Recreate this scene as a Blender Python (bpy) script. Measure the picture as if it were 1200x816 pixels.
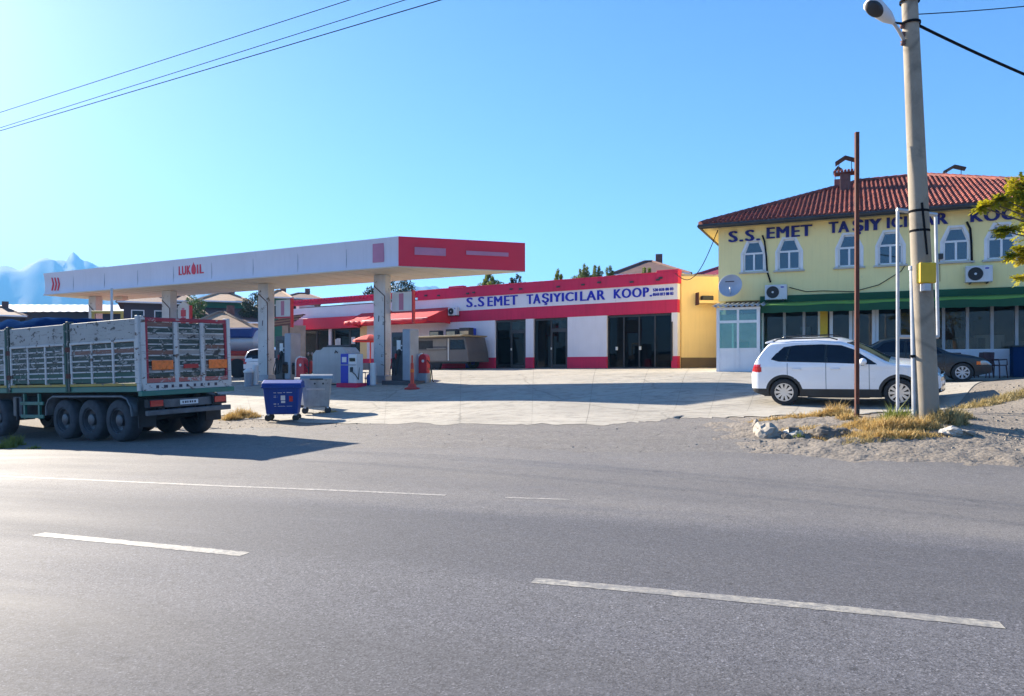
import bpy, bmesh, math, random
import numpy as np
from mathutils import Vector, Matrix, noise as mnoise
for o in list(bpy.data.objects): bpy.data.objects.remove(o)
S = bpy.context.scene
COL = S.collection
R = math.radians
random.seed(7)
# ------------------------------------------------------------------ camera
FPX, UC, VH, CZ = 870.0, 600.0, 430.0, 1.6      # focal length in pixels of a 1200 px wide picture, horizon row, eye height
cd = bpy.data.cameras.new('camera'); cam = bpy.data.objects.new('camera', cd); COL.objects.link(cam)
cam.location = (0, 0, CZ); cam.rotation_euler = (R(90), 0, 0)
cd.sensor_width = 36; cd.lens = FPX / 1200 * 36; cd.shift_y = (VH - 408) / 1200
cd.clip_start = 0.1; cd.clip_end = 30000
S.camera = cam
# ------------------------------------------------------------------ sky, sun, exposure
SUN_EL, SUN_AZ = R(26.0), R(46.6)               # azimuth: towards the left of the view axis (+Y)
W = bpy.data.worlds.new('World'); S.world = W; W.use_nodes = True
nt = W.node_tree; nt.nodes.clear()
sky = nt.nodes.new('ShaderNodeTexSky'); sky.sky_type = 'NISHITA'; sky.sun_disc = False
sky.sun_elevation = SUN_EL; sky.sun_rotation = -SUN_AZ
sky.altitude = 900; sky.air_density = 1.0; sky.dust_density = 0.6; sky.ozone_density = 3.0
hs = nt.nodes.new('ShaderNodeHueSaturation'); hs.inputs['Saturation'].default_value = 1.17
bg = nt.nodes.new('ShaderNodeBackground'); bg.inputs['Strength'].default_value = 0.0565
wo = nt.nodes.new('ShaderNodeOutputWorld')
wb = nt.nodes.new('ShaderNodeMix'); wb.data_type = 'RGBA'; wb.blend_type = 'MULTIPLY'; wb.inputs[0].default_value = 1; wb.inputs[7].default_value = (.96, .95, 1.10, 1)
nt.links.new(sky.outputs[0], hs.inputs['Color']); nt.links.new(hs.outputs[0], wb.inputs[6]); nt.links.new(wb.outputs[2], bg.inputs[0]); nt.links.new(bg.outputs[0], wo.inputs[0])
sl = bpy.data.lights.new('sun', 'SUN'); sl.energy = 5.0; sl.angle = R(0.53); sl.color = (1.0, 0.90, 0.75)
so = bpy.data.objects.new('sun', sl); COL.objects.link(so)
SUNV = Vector((-math.sin(SUN_AZ) * math.cos(SUN_EL), math.cos(SUN_AZ) * math.cos(SUN_EL), math.sin(SUN_EL)))
so.rotation_euler = SUNV.to_track_quat('Z', 'Y').to_euler(); so.location = SUNV * 60
S.render.engine = 'CYCLES'
vs = S.view_settings; vs.view_transform = 'Standard'; vs.look = 'None'; vs.gamma = 1; vs.use_curve_mapping = False
vs.exposure = 1.92
S.cycles.transparent_max_bounces = 12
# ------------------------------------------------------------------ terrain height: a smooth surface through measured spots (x, y, height relative to the eye)
CP = [(7.0,19,-1.03),(9.6,18,-1.0),(7.2,23.6,-.58),(9.4,30.2,-.15),(13,28.3,-.25),(14.3,23.6,-.5),(18,25,-.35),(8.0,36,-.08),(0,41.7,-.1),(-9,47.5,-.12),(-20,52,-.25),
 (-5.4,31,-.70),(-11.2,34.2,-.70),(-17,37.8,-.72),(0,29,-.62),(4.1,19.4,-1.16),(0,22,-1.12),(-6.6,22,-1.6),(-9.6,17.8,-1.8),(-14,20.1,-2.04),(-18,19,-2.15),(-12,25,-1.5),
 (.7,8.8,-1.6),(-8,11.8,-1.76),(0,5.5,-1.6),(3,4.5,-1.6),(-4.5,7.2,-1.68),(12,8,-1.55),(0,0,-1.6),(-2,14,-1.55),(-5,14.5,-1.68),(0,17.5,-1.35),(4,13.2,-1.36),(5.6,12.3,-1.36),(7.6,11.9,-1.37),(10,11.2,-1.38),
 (7.85,14,-1.02),(6.75,14.6,-1.0),(5.0,14.6,-1.12),(10.3,14.3,-.95),(10.9,17.5,-.82),(12.6,17.4,-.3),(15,16,-.25),(20,15,-.3),
 (-25,14,-2.2),(-30,-8,-2.1),(30,-8,-1.4),(30,4,-1.45),(-40,30,-1.7),(40,25,-.3),(0,-14,-1.6),(0,75,-.2),(-50,70,-.7),(50,70,-.1),(-70,20,-1.8),(70,10,-1.0),(70,60,-.2)]
CPA = np.array(CP)
def _tps(r2): return np.where(r2 > 1e-9, .5 * r2 * np.log(np.maximum(r2, 1e-9)), 0)
_n = len(CP); _d2 = ((CPA[:, None, :2] - CPA[None, :, :2]) ** 2).sum(-1)
_A = np.zeros((_n + 3, _n + 3)); _A[:_n, :_n] = _tps(_d2) + np.eye(_n) * 0.6
_A[:_n, _n] = 1; _A[:_n, _n+1:] = CPA[:, :2]; _A[_n, :_n] = 1; _A[_n+1:, :_n] = CPA[:, :2].T
_w = np.linalg.solve(_A, np.concatenate([CPA[:, 2], [0, 0, 0]]))
def gz_arr(P):
    P = np.asarray(P, float); out = np.zeros(len(P))
    for a in range(0, len(P), 20000):
        q = P[a:a+20000]; d2 = ((q[:, None, :] - CPA[None, :, :2]) ** 2).sum(-1)
        out[a:a+20000] = _tps(d2) @ _w[:_n] + _w[_n] + q @ _w[_n+1:]
    d = np.hypot(P[:, 0], P[:, 1] - 25); t = np.clip((d - 50) / 50, 0, 1); t = t * t * (3 - 2 * t)
    return CZ + out * (1 - t) + (-.6) * t
def gz(x, y): return float(gz_arr([(x, y)])[0])
def ray(u, v): return Vector(((u - UC) / FPX, 1.0, (VH - v) / FPX))
def at(u, v, Y): r = ray(u, v); return Vector((r.x * Y, Y, CZ + r.z * Y))
def GP(u, v):                                     # where the line of sight through a pixel meets the ground
    r = ray(u, v); Y = np.arange(2.5, 90, .05); P = np.stack([r.x * Y, Y], 1)
    h = gz_arr(P); k = np.argmax(CZ + r.z * Y < h)
    return Vector((P[k, 0], P[k, 1], h[k]))
# ------------------------------------------------------------------ mesh helpers
class MB:
    def __init__(s): s.v = []; s.f = []
    def add(s, vs_, fs_):
        b = len(s.v); s.v += [tuple(p) for p in vs_]; s.f += [tuple(b + i for i in f) for f in fs_]; return s
    def box(s, x0, x1, y0, y1, z0, z1):
        return s.add([(x0,y0,z0),(x1,y0,z0),(x1,y1,z0),(x0,y1,z0),(x0,y0,z1),(x1,y0,z1),(x1,y1,z1),(x0,y1,z1)],
                     [(0,3,2,1),(4,5,6,7),(0,1,5,4),(1,2,6,5),(2,3,7,6),(3,0,4,7)])
    def prism(s, poly, y0, y1):                   # polygon in x,z (counter-clockwise seen from -y), swept from y0 to y1
        n = len(poly)
        return s.add([(x, y0, z) for x, z in poly] + [(x, y1, z) for x, z in poly],
                     [tuple(range(n)), tuple(range(2*n-1, n-1, -1))] + [(i, i+n, (i+1) % n + n, (i+1) % n) for i in range(n)])
    def prismz(s, poly, z0, z1):                  # polygon in x,y swept up
        n = len(poly)
        return s.add([(x, y, z0) for x, y in poly] + [(x, y, z1) for x, y in poly],
                     [tuple(range(n-1, -1, -1)), tuple(range(n, 2*n))] + [(i, (i+1) % n, (i+1) % n + n, i+n) for i in range(n)])
    def prismx(s, poly, x0, x1):                  # polygon in y,z swept along x
        n = len(poly)
        return s.add([(x0, y, z) for y, z in poly] + [(x1, y, z) for y, z in poly],
                     [tuple(range(n-1, -1, -1)), tuple(range(n, 2*n))] + [(i, (i+1) % n, (i+1) % n + n, i+n) for i in range(n)])
    def cyl(s, p0, p1, r0, r1=None, n=12):
        r1 = r0 if r1 is None else r1
        p0 = Vector(p0); p1 = Vector(p1); d = (p1 - p0).normalized()
        a = d.orthogonal().normalized(); b = d.cross(a)
        vv = []
        for p, r in ((p0, r0), (p1, r1)):
            for i in range(n):
                t = 2 * math.pi * i / n; vv.append(p + a * (r * math.cos(t)) + b * (r * math.sin(t)))
        return s.add(vv, [(i, (i+1) % n, (i+1) % n + n, i+n) for i in range(n)] + [tuple(range(n-1, -1, -1)), tuple(range(n, 2*n))])
    def tube(s, pts, r, n=6, radii=None):
        pts = [Vector(p) for p in pts]; rings = []; a = None
        for i, p in enumerate(pts):
            d = (pts[min(i+1, len(pts)-1)] - pts[max(i-1, 0)]).normalized()
            if a is None: a = d.orthogonal().normalized()
            a = (a - d * a.dot(d))
            a = a.normalized() if a.length > 1e-6 else d.orthogonal().normalized()
            b = d.cross(a); rr = radii[i] if radii else r
            rings.append([p + a * (rr * math.cos(2*math.pi*k/n)) + b * (rr * math.sin(2*math.pi*k/n)) for k in range(n)])
        m = len(pts)
        return s.add([q for g in rings for q in g],
                     [(i*n+k, i*n+(k+1) % n, (i+1)*n+(k+1) % n, (i+1)*n+k) for i in range(m-1) for k in range(n)] + [tuple(range(n-1, -1, -1)), tuple(range((m-1)*n, m*n))])
    def lathe(s, prof, c=(0,0,0), axis='z', n=24):   # prof: (radius, height)
        vv = []
        for r, h in prof:
            for k in range(n):
                t = 2*math.pi*k/n; x, y = r*math.cos(t), r*math.sin(t)
                vv.append({'z': (c[0]+x, c[1]+y, c[2]+h), 'y': (c[0]+x, c[1]+h, c[2]-y), 'x': (c[0]+h, c[1]+x, c[2]+y)}[axis])
        m = len(prof)
        return s.add(vv, [(i*n+k, i*n+(k+1) % n, (i+1)*n+(k+1) % n, (i+1)*n+k) for i in range(m-1) for k in range(n)])
    def quad(s, a, b, c, d): return s.add([a, b, c, d], [(0, 1, 2, 3)])
    def build(s, name, m, parent=None, smooth=False, bevel=0, seg=1):
        me = bpy.data.meshes.new(name); me.from_pydata([tuple(p) for p in s.v], [], s.f); me.update()
        if isinstance(m, str): m = M[m]
        me.materials.append(m)
        if smooth is True: me.shade_smooth()
        o = bpy.data.objects.new(name, me); COL.objects.link(o)
        if parent: o.parent = parent
        if smooth == 'auto':
            me.shade_smooth()
            me.set_sharp_from_angle(angle=R(35))
        if bevel:
            b = o.modifiers.new('bevel', 'BEVEL'); b.width = bevel; b.segments = seg; b.limit_method = 'ANGLE'; b.angle_limit = R(40)
        return o
def tag(o, label=None, cat=None, group=None, kind=None):
    if label: o['label'] = label
    if cat: o['category'] = cat
    if group: o['group'] = group
    if kind: o['kind'] = kind
    return o
def thing(name, label, cat, loc=(0,0,0), rz=0, group=None, rot=None):
    o = bpy.data.objects.new(name, None); o.empty_display_size = .2; COL.objects.link(o)
    o.location = loc; o.rotation_euler = rot if rot else (0, 0, rz)
    return tag(o, label, cat, group)
def copy_tree(o, parent=None):
    c = o.copy(); COL.objects.link(c); c.parent = parent
    for ch in list(o.children): copy_tree(ch, c)
    return c
def put(o, M4):                                   # bake a matrix into a mesh object
    o.data.transform(M4); return o
class Frame:                                      # a wall-aligned frame: local x along the wall, y into the building, z up
    def __init__(s, x, y, z, ang): s.o = Vector((x, y, z)); s.a = ang; s.ex = Vector((math.cos(ang), math.sin(ang), 0)); s.ey = Vector((-math.sin(ang), math.cos(ang), 0))
    def px(s, u, v, yo=0):                        # pixel -> local x, z on the plane local y = yo
        r = ray(u, v); c = Vector((0, 0, CZ)); q = s.o + s.ey * yo
        t = (q - c).dot(s.ey) / r.dot(s.ey); p = c + r * t - s.o
        return p.dot(s.ex), p.z
    def loc(s, p): p = Vector(p) - s.o; return Vector((p.dot(s.ex), p.dot(s.ey), p.z))
    def world(s, x, y, z): return s.o + s.ex * x + s.ey * y + Vector((0, 0, z))
def text(name, string, box, m, parent, y=-.02, ext=.02, bold=.0):  # lettering as solid letters filling box = (x0, x1, z0, z1) on a wall
    cu = bpy.data.curves.new(name, 'FONT'); cu.body = string; cu.size = 1; cu.extrude = .02;  cu.resolution_u = 3; cu.space_character = 1.13
    o = bpy.data.objects.new(name, cu); COL.objects.link(o)
    bpy.context.view_layer.update()
    me = bpy.data.meshes.new_from_object(o.evaluated_get(bpy.context.evaluated_depsgraph_get()))
    bpy.data.objects.remove(o)
    n = len(me.vertices); co = np.zeros(n*3); me.vertices.foreach_get('co', co); co = co.reshape(-1, 3)
    mn, mx = co.min(0), co.max(0); x0, x1, z0, z1 = box
    nx = x0 + (co[:, 0]-mn[0])/(mx[0]-mn[0])*(x1-x0); nz = z0 + (co[:, 1]-mn[1])/(mx[1]-mn[1])*(z1-z0); ny = y - co[:, 2]/.02*ext
    me.vertices.foreach_set('co', np.stack([nx, ny, nz], 1).ravel()); me.update()
    if bold:                                      # heavier strokes: the outline widened sideways
        bm = bmesh.new(); sh = bold*2.4*(z1-z0)
        for k, dx in enumerate((-sh, 0, sh)):
            m2_ = me.copy(); m2_.transform(Matrix.Translation((dx, -.0012*k, 0))); bm.from_mesh(m2_); bpy.data.meshes.remove(m2_)
        bm.to_mesh(me); bm.free()
    me.materials.clear(); me.materials.append(M[m])
    o = bpy.data.objects.new(name, me); COL.objects.link(o); o.parent = parent
    return o
HAZE = 2.6e-4
# ------------------------------------------------------------------ materials
M = {}
def nd(t, ty, **kw):
    n = t.nodes.new(ty)
    for k, v in kw.items(): setattr(n, k, v)
    return n
def ramp(t, fac, stops):
    r = nd(t, 'ShaderNodeValToRGB'); e = r.color_ramp.elements
    while len(e) < len(stops): e.new(.5)
    for i, (p, c) in enumerate(stops):
        e[i].position = p; e[i].color = (*c, 1) if not isinstance(c, (int, float)) else (c, c, c, 1)
    t.links.new(fac, r.inputs[0]); return r.outputs[0]
def noise(t, co, scale, detail=4, rough=.55, dist=0):
    n = nd(t, 'ShaderNodeTexNoise'); n.inputs['Scale'].default_value = scale; n.inputs['Detail'].default_value = detail
    n.inputs['Roughness'].default_value = rough; n.inputs['Distortion'].default_value = dist
    t.links.new(co, n.inputs['Vector']); return n.outputs['Fac']
def mix(t, fac, a, b, mode='MIX'):
    n = nd(t, 'ShaderNodeMix', data_type='RGBA', blend_type=mode)
    for sock, val in ((n.inputs[0], fac), (n.inputs[6], a), (n.inputs[7], b)):
        if isinstance(val, (int, float)): sock.default_value = val
        elif isinstance(val, tuple): sock.default_value = (*val, 1)
        else: t.links.new(val, sock)
    return n.outputs[2]
def math_(t, op, a, b=0):
    n = nd(t, 'ShaderNodeMath', operation=op)
    for sock, val in ((n.inputs[0], a), (n.inputs[1], b)):
        if isinstance(val, (int, float)): sock.default_value = val
        else: t.links.new(val, sock)
    return n.outputs[0]
def start(name):
    m = bpy.data.materials.new(name); m.use_nodes = True; t = m.node_tree
    p = t.nodes['Principled BSDF']; M[name] = m
    tc = nd(t, 'ShaderNodeTexCoord')
    return m, t, p, tc.outputs['Object']
def bump(t, p, h, strength, dist):
    b = nd(t, 'ShaderNodeBump'); b.inputs['Strength'].default_value = strength; b.inputs['Distance'].default_value = dist
    t.links.new(h, b.inputs['Height']); t.links.new(b.outputs[0], p.inputs['Normal'])
def mapping(t, co, scale):
    n = nd(t, 'ShaderNodeMapping'); n.inputs['Scale'].default_value = scale; t.links.new(co, n.inputs[0]); return n.outputs[0]
def pm(name, col, rough=.6, metal=0., var=.18, scale=3., spot=None, spot_amt=.0, bmp=.15, fine=60, coat=0, streak=0.):
    """paint, plaster, plastic and so on: base colour with blotches, fine grain, optional stains or chips of a second colour"""
    m, t, p, co = start(name)
    n1 = noise(t, co, scale, 5); c = mix(t, ramp(t, n1, [(.3, 0.), (.7, 1.)]), tuple(x*(1-var) for x in col), tuple(min(1, x*(1+var*.5)) for x in col))
    if streak:
        n3 = noise(t, mapping(t, co, (6, 6, .35)), 1.5, 4); c = mix(t, math_(t, 'MULTIPLY', ramp(t, n3, [(.5, 0.), (.75, 1.)]), streak), c, tuple(x*.45 for x in col))
    if spot:
        n2 = noise(t, co, scale*3.1, 8, .7); c = mix(t, ramp(t, n2, [(.62-spot_amt*.3, 0.), (.66-spot_amt*.3, 1.)]), c, spot)
    t.links.new(c, p.inputs['Base Color'])
    nf = noise(t, co, fine, 3)
    rr = math_(t, 'ADD', math_(t, 'MULTIPLY', n1, .2), rough - .1); t.links.new(rr, p.inputs['Roughness'])
    p.inputs['Metallic'].default_value = metal; p.inputs['Coat Weight'].default_value = coat
    p.inputs['Coat Roughness'].default_value = .04
    if bmp: bump(t, p, nf, bmp, .01)
    return m
# ground: dusty dirt, gravel and stones
def ground_like(name, c1, c2, c3, peb, pb, rough=.95):
    m, t, p, co = start(name)
    big = noise(t, co, .35, 6, .6); mid = noise(t, co, 2.2, 6, .65); fine = noise(t, co, 26, 4, .7)
    c = mix(t, ramp(t, big, [(.35, 0.), (.65, 1.)]), c1, c2); c = mix(t, ramp(t, mid, [(.45, 0.), (.75, 1.)]), c, c3)
    v = nd(t, 'ShaderNodeTexVoronoi'); v.inputs['Scale'].default_value = peb; t.links.new(co, v.inputs['Vector'])
    c = mix(t, .55, c, mix(t, ramp(t, v.outputs['Color'], [(0., .25), (1., .95)]), (.0, .0, .0), c3), 'MIX') if pb else c
    c = mix(t, ramp(t, fine, [(.3, 0.), (.75, 1.)]), c, tuple(min(1, x*1.35) for x in c2))
    t.links.new(c, p.inputs['Base Color']); p.inputs['Roughness'].default_value = rough
    h = math_(t, 'ADD', math_(t, 'MULTIPLY', mid, 1.2), math_(t, 'ADD', math_(t, 'MULTIPLY', fine, .5), math_(t, 'MULTIPLY', v.outputs['Distance'], -.5)))
    bump(t, p, h, .9, .03); return m
ground_like('dirt', (.145,.122,.098), (.195,.167,.136), (.10,.082,.065), 14, False)
# asphalt with wear bands that follow the lanes (UV: x along the road, y across it, metres)
def asphalt(name, base, lane):
    m, t, p, co = start(name)
    uv = nd(t, 'ShaderNodeTexCoord').outputs['UV']
    v = nd(t, 'ShaderNodeTexVoronoi'); v.inputs['Scale'].default_value = 105; t.links.new(uv, v.inputs['Vector'])
    agg = ramp(t, v.outputs['Color'], [(0., tuple(x*.25 for x in base)), (.42, tuple(x*.9 for x in base)), (.8, tuple(x*1.5 for x in base)), (1., tuple(min(1, x*3.0) for x in base))])
    n1 = noise(t, mapping(t, uv, (.12, .9, 1)), 1.6, 6, .6); n2 = noise(t, uv, .5, 6, .6); n3 = noise(t, uv, 14, 5, .7)
    c = mix(t, ramp(t, n1, [(.3, 0.), (.7, 1.)]), mix(t, 1., agg, (.80,.80,.83), 'MULTIPLY'), agg)
    c = mix(t, math_(t, 'MULTIPLY', ramp(t, n3, [(.35, 0.), (.7, 1.)]), .35), c, tuple(x*1.25 for x in base))
    if lane:                                     # dust gathers beyond the wheel tracks, near and past the edge line
        sep = nd(t, 'ShaderNodeSeparateXYZ'); t.links.new(uv, sep.inputs[0])
        e = math_(t, 'ADD', sep.outputs[1], math_(t, 'MULTIPLY', math_(t, 'SUBTRACT', n1, .5), 1.4))
        dust = ramp(t, math_(t, 'DIVIDE', e, 10.), [(.22, 0.), (.31, .62), (.62, .72), (.9, .95)])
        dust = math_(t, 'MULTIPLY', dust, ramp(t, n2, [(.25, .55), (.7, 1.)]))
        dc = mix(t, ramp(t, v.outputs['Color'], [(.2, 0.), (.9, 1.)]), (.15,.138,.125), (.31,.285,.255))
        c = mix(t, dust, c, dc)
        w = math_(t, 'PINGPONG', math_(t, 'ADD', sep.outputs[1], .55), 1.75)
        c = mix(t, math_(t, 'MULTIPLY', ramp(t, w, [(.0, .0), (.5, .0), (.9, .35), (1., .35)]), math_(t, 'SUBTRACT', 1, dust)), c, tuple(x*.55 for x in base))
    else:
        c = mix(t, ramp(t, noise(t, uv, 1.7, 9, .72, .3), [(.36, .0), (.62, .8)]), c, mix(t, ramp(t, v.outputs['Color'], [(.1, 0.), (.9, 1.)]), (.125,.116,.106), (.29,.268,.24)))
        c = mix(t, ramp(t, noise(t, mapping(t, uv, (.5, 2.2, 1)), 1.1, 8, .7), [(.55, .0), (.7, .5)]), c, (.075,.07,.065))
        sp = noise(t, uv, 5, 7, .75); c = mix(t, ramp(t, sp, [(.62, 0.), (.66, .7)]), c, (.29,.265,.235))
    st_ = noise(t, uv, 1.4, 9, .68, .6); c = mix(t, ramp(t, st_, [(.60, 0.), (.70, .40 if lane else .25)]), c, tuple(x*.42 for x in base)); c = mix(t, ramp(t, noise(t, mapping(t, uv, (.25, 1, 1)), 2.3, 8, .7), [(.56, 0.), (.74, .35)]), c, tuple(min(1, x*1.6) for x in base))
    sp2 = nd(t, 'ShaderNodeTexVoronoi'); sp2.inputs['Scale'].default_value = 2.1; t.links.new(uv, sp2.inputs['Vector']); c = mix(t, ramp(t, sp2.outputs['Distance'], [(.03, .55), (.075, 0.)]), c, (.03,.03,.03))
    mo = noise(t, uv, 7, 6, .78); mo2 = noise(t, uv, 24, 5, .8); c = mix(t, ramp(t, mo, [(.42, .0), (.62, .22 if lane else .6)]), c, tuple(x*.52 for x in base)); c = mix(t, ramp(t, mo2, [(.5, 0.), (.66, .25 if lane else .6)]), c, tuple(min(1, x*1.9) for x in base)); c = mix(t, ramp(t, mo2, [(.34, .35 if lane else .7), (.44, 0.)]), c, tuple(x*.4 for x in base))
    # cracks
    cv = nd(t, 'ShaderNodeTexVoronoi', feature='DISTANCE_TO_EDGE'); cv.inputs['Scale'].default_value = .42
    t.links.new(mix(t, .35, uv, nd(t, 'ShaderNodeTexNoise').outputs['Color']), cv.inputs['Vector'])
    crk = math_(t, 'MULTIPLY', ramp(t, cv.outputs['Distance'], [(.0, 1.), (.006, .0)]), ramp(t, n2, [(.5, 0.), (.56, 1.)]))
    c = mix(t, math_(t, 'MULTIPLY', crk, .7 if not lane else .12), c, (.045,.042,.04))
    t.links.new(c, p.inputs['Base Color'])
    t.links.new(ramp(t, n1, [(.3, .74), (.7, .86)]), p.inputs['Roughness'])
    p.inputs['Specular IOR Level'].default_value = .20
    bump(t, p, math_(t, 'ADD', v.outputs['Distance'], math_(t, 'MULTIPLY', n3, .5)), .12, .008)
asphalt('asphalt', (.112,.111,.119), True)
asphalt('old_asphalt', (.165,.152,.140), False)
def concrete(name, base, stain=.5):
    m, t, p, co = start(name)
    big = noise(t, co, .45, 7, .65, .4); mid = noise(t, co, 3, 8, .7); fine = noise(t, co, 45, 4, .7)
    c = mix(t, ramp(t, big, [(.3, 0.), (.68, 1.)]), tuple(x*.72 for x in base), base)
    c = mix(t, math_(t, 'MULTIPLY', ramp(t, mid, [(.5, 0.), (.66, 1.)]), stain), c, tuple(x*.58 for x in base))
    c = mix(t, math_(t, 'MULTIPLY', ramp(t, fine, [(.55, 0.), (.8, 1.)]), .5), c, tuple(x*.6 for x in base))
    oil = noise(t, mapping(t, co, (1, 1.6, 1)), .9, 9, .7, .8); c = mix(t, ramp(t, oil, [(.52, 0.), (.66, .7)]), c, tuple(x*.42 for x in base))
    cv = nd(t, 'ShaderNodeTexVoronoi', feature='DISTANCE_TO_EDGE'); cv.inputs['Scale'].default_value = .3
    ds = nd(t, 'ShaderNodeTexNoise'); ds.inputs['Scale'].default_value = 1.2; t.links.new(co, ds.inputs['Vector'])
    t.links.new(mix(t, .25, co, ds.outputs['Color']), cv.inputs['Vector'])
    c = mix(t, math_(t, 'MULTIPLY', ramp(t, cv.outputs['Distance'], [(.0, 1.), (.012, .0)]), .5), c, tuple(x*.3 for x in base))
    t.links.new(c, p.inputs['Base Color']); p.inputs['Roughness'].default_value = .85
    bump(t, p, math_(t, 'ADD', fine, mid), .35, .01)
concrete('concrete', (.405,.37,.31), .85); concrete('pole_concrete', (.36,.305,.235), .35); concrete('kerb_stone', (.46,.43,.38))
def marking(name, col):
    m, t, p, co = start(name)
    n = noise(t, co, 18, 8, .75); n2 = noise(t, co, 1.2, 4)
    c = mix(t, ramp(t, n, [(.43, 0.), (.60, 1.)]), (.17,.165,.16), col)
    c = mix(t, math_(t, 'MULTIPLY', ramp(t, n2, [(.35, 1.), (.6, 0.)]), .55), c, (.2,.19,.18))
    t.links.new(c, p.inputs['Base Color']); p.inputs['Roughness'].default_value = .7; bump(t, p, n, .3, .005)
marking('road_paint', (.40,.37,.31)); marking('worn_paint', (.42,.38,.33))
# chipped, scuffed painted boards
def chipped(name, col, under, amt=.5, rough=.65, streak=.5):
    m, t, p, co = start(name)
    n = noise(t, mapping(t, co, (1, 1, 1.6)), 4.5, 7, .66, .4); n2 = noise(t, co, 1.1, 4); n3 = noise(t, mapping(t, co, (1, 1, 11)), 2.4, 6, .62, .2); n4 = noise(t, co, 38, 4, .7)
    a = ramp(t, math_(t, 'ADD', n, math_(t, 'MULTIPLY', n2, .25)), [(.80-amt*.25, 0.), (.835-amt*.25, 1.)])
    b = ramp(t, n3, [(.66-amt*.16, 0.), (.70-amt*.16, streak)])
    c = mix(t, ramp(t, n2, [(.35, 0.), (.75, .55)]), col, tuple(x*.62 for x in col))
    c = mix(t, math_(t, 'MAXIMUM', a, b), c, mix(t, ramp(t, n4, [(.35, 0.), (.65, 1.)]), under, tuple(x*.6 for x in under)))
    c = mix(t, ramp(t, n4, [(.55, 0.), (.8, .35)]), c, (.10,.085,.07))
    t.links.new(c, p.inputs['Base Color']); p.inputs['Roughness'].default_value = rough
    bump(t, p, n, .3, .006)
chipped('board_grey', (.40,.385,.36), (.10,.09,.08), .44); chipped('rib_paint', (.56,.55,.53), (.06,.065,.06), .55)
chipped('board_white', (.58,.56,.535), (.16,.10,.075), .36); chipped('board_tail', (.33,.31,.29), (.06,.05,.048), .55); chipped('board_rust', (.22,.10,.07), (.30,.29,.27), .4)
chipped('board_dark', (.040,.062,.052), (.34,.34,.32), .46)
chipped('board_green', (.018,.085,.060), (.30,.31,.29), .22)
chipped('board_red', (.36,.03,.05), (.45,.42,.40), .25)
chipped('strip_yellow', (.42,.30,.06), (.2,.17,.12), .35)
chipped('strip_redwhite', (.45,.12,.10), (.55,.52,.48), .55)
chipped('truck_green', (.03,.17,.13), (.08,.10,.09), .2, .5)
chipped('old_red', (.48,.035,.03), (.18,.12,.1), .2)
pm('chassis', (.035,.036,.04), .7, .2, .4, 5); pm('mud_metal', (.13,.14,.155), .55, .4, .4, 4)
pm('tyre', (.030,.030,.032), .85, 0, .3, 8, bmp=.3); pm('truck_tyre', (.052,.056,.066), .85, 0, .35, 6, bmp=.3)
pm('hub', (.12,.125,.14), .5, .5, .4, 6); pm('alloy', (.62,.63,.65), .3, .85, .1)
pm('black_plastic', (.025,.026,.028), .55, 0, .3); pm('black_gloss', (.012,.012,.014), .2, 0, .1, bmp=0)
pm('car_white', (.82,.84,.88), .28, 0, .04, 1.2, bmp=0, coat=.8); pm('car_navy', (.003,.010,.020), .32, .0, .12, 1.5, bmp=0, coat=.25)
pm('car_grey', (.34,.35,.37), .35, .4, .1, bmp=0, coat=.5); pm('chrome', (.7,.71,.72), .18, 1, .05, bmp=0)
pm('tint_glass', (.004,.008,.020), .10, 0, .1, bmp=0); M['tint_glass'].node_tree.nodes['Principled BSDF'].inputs['Specular IOR Level'].default_value = .32
pm('lamp_red', (.55,.01,.015), .2, 0, .15, bmp=0, coat=.5); pm('lamp_orange', (.90,.17,.008), .3, 0, .25, 12, bmp=0); pm('lamp_clear', (.30,.33,.36), .12, .5, .1, bmp=0, coat=1)
pm('plate_white', (.75,.76,.75), .5, 0, .1)
pm('canopy_white', (.70,.67,.74), .45, 0, .07, .5, bmp=.05, streak=.10); pm('soffit', (.66,.58,.47), .7, 0, .08, 1, bmp=.05)
pm('brand_red', (.72,.010,.045), .45, 0, .08, .8, bmp=.05); pm('faded_pink', (.52,.20,.30), .5, 0, .1, 2, bmp=.0)
pm('pillar_paint', (.60,.585,.57), .6, 0, .16, 1.1, (.17,.15,.13), .08, streak=.25)
pm('pump_dark', (.060,.064,.075), .4, .1, .2, 2); pm('pump_grey', (.30,.33,.38), .45, .2, .15, 2); pm('cabinet_grey', (.46,.445,.43), .5, .1, .12, 2, streak=.2)
pm('blue_paint', (.012,.035,.42), .4, 0, .1); pm('white_paint', (.70,.69,.68), .45, 0, .1, 2, streak=.1); pm('red_paint', (.55,.018,.03), .4, 0, .12)
pm('wall_white', (.78,.745,.79), .85, 0, .08, .8, (.48,.46,.46), -.14, streak=.10); pm('wall_red', (.62,.020,.085), .8, 0, .12, .9, (.32,.04,.06), -.08, streak=.25)
pm('letter_blue', (.001,.004,.40), .5, 0, .08); pm('letter_navy', (.002,.003,.17), .5, 0, .08)
pm('awning_red', (.70,.02,.03), .75, 0, .12, 1.5); pm('awning_green_lit', (.19,.36,.06), .8, 0, .14, 1.2); pm('awning_green_shaded', (.010,.085,.035), .8, 0, .2, 1.5)  # awning greens: sky-lit slope, shaded cassette and valance put into the colours
pm('plaster_yellow', (.95,.80,.38), .9, 0, .08, .5, (.74,.66,.36), -.10, streak=.12); pm('plaster_warm', (.88,.64,.30), .9, 0, .08, .7, (.62,.43,.21), -.12, streak=.12); pm('plaster_brown', (.17,.115,.06), .9, 0, .2, 1.5)
pm('yellow_paint', (.72,.46,.02), .6, 0, .12); pm('pvc', (.80,.80,.82), .4, 0, .06, 2, streak=.12); pm('frame_dark', (.045,.045,.05), .45, .3, .2)
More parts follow.
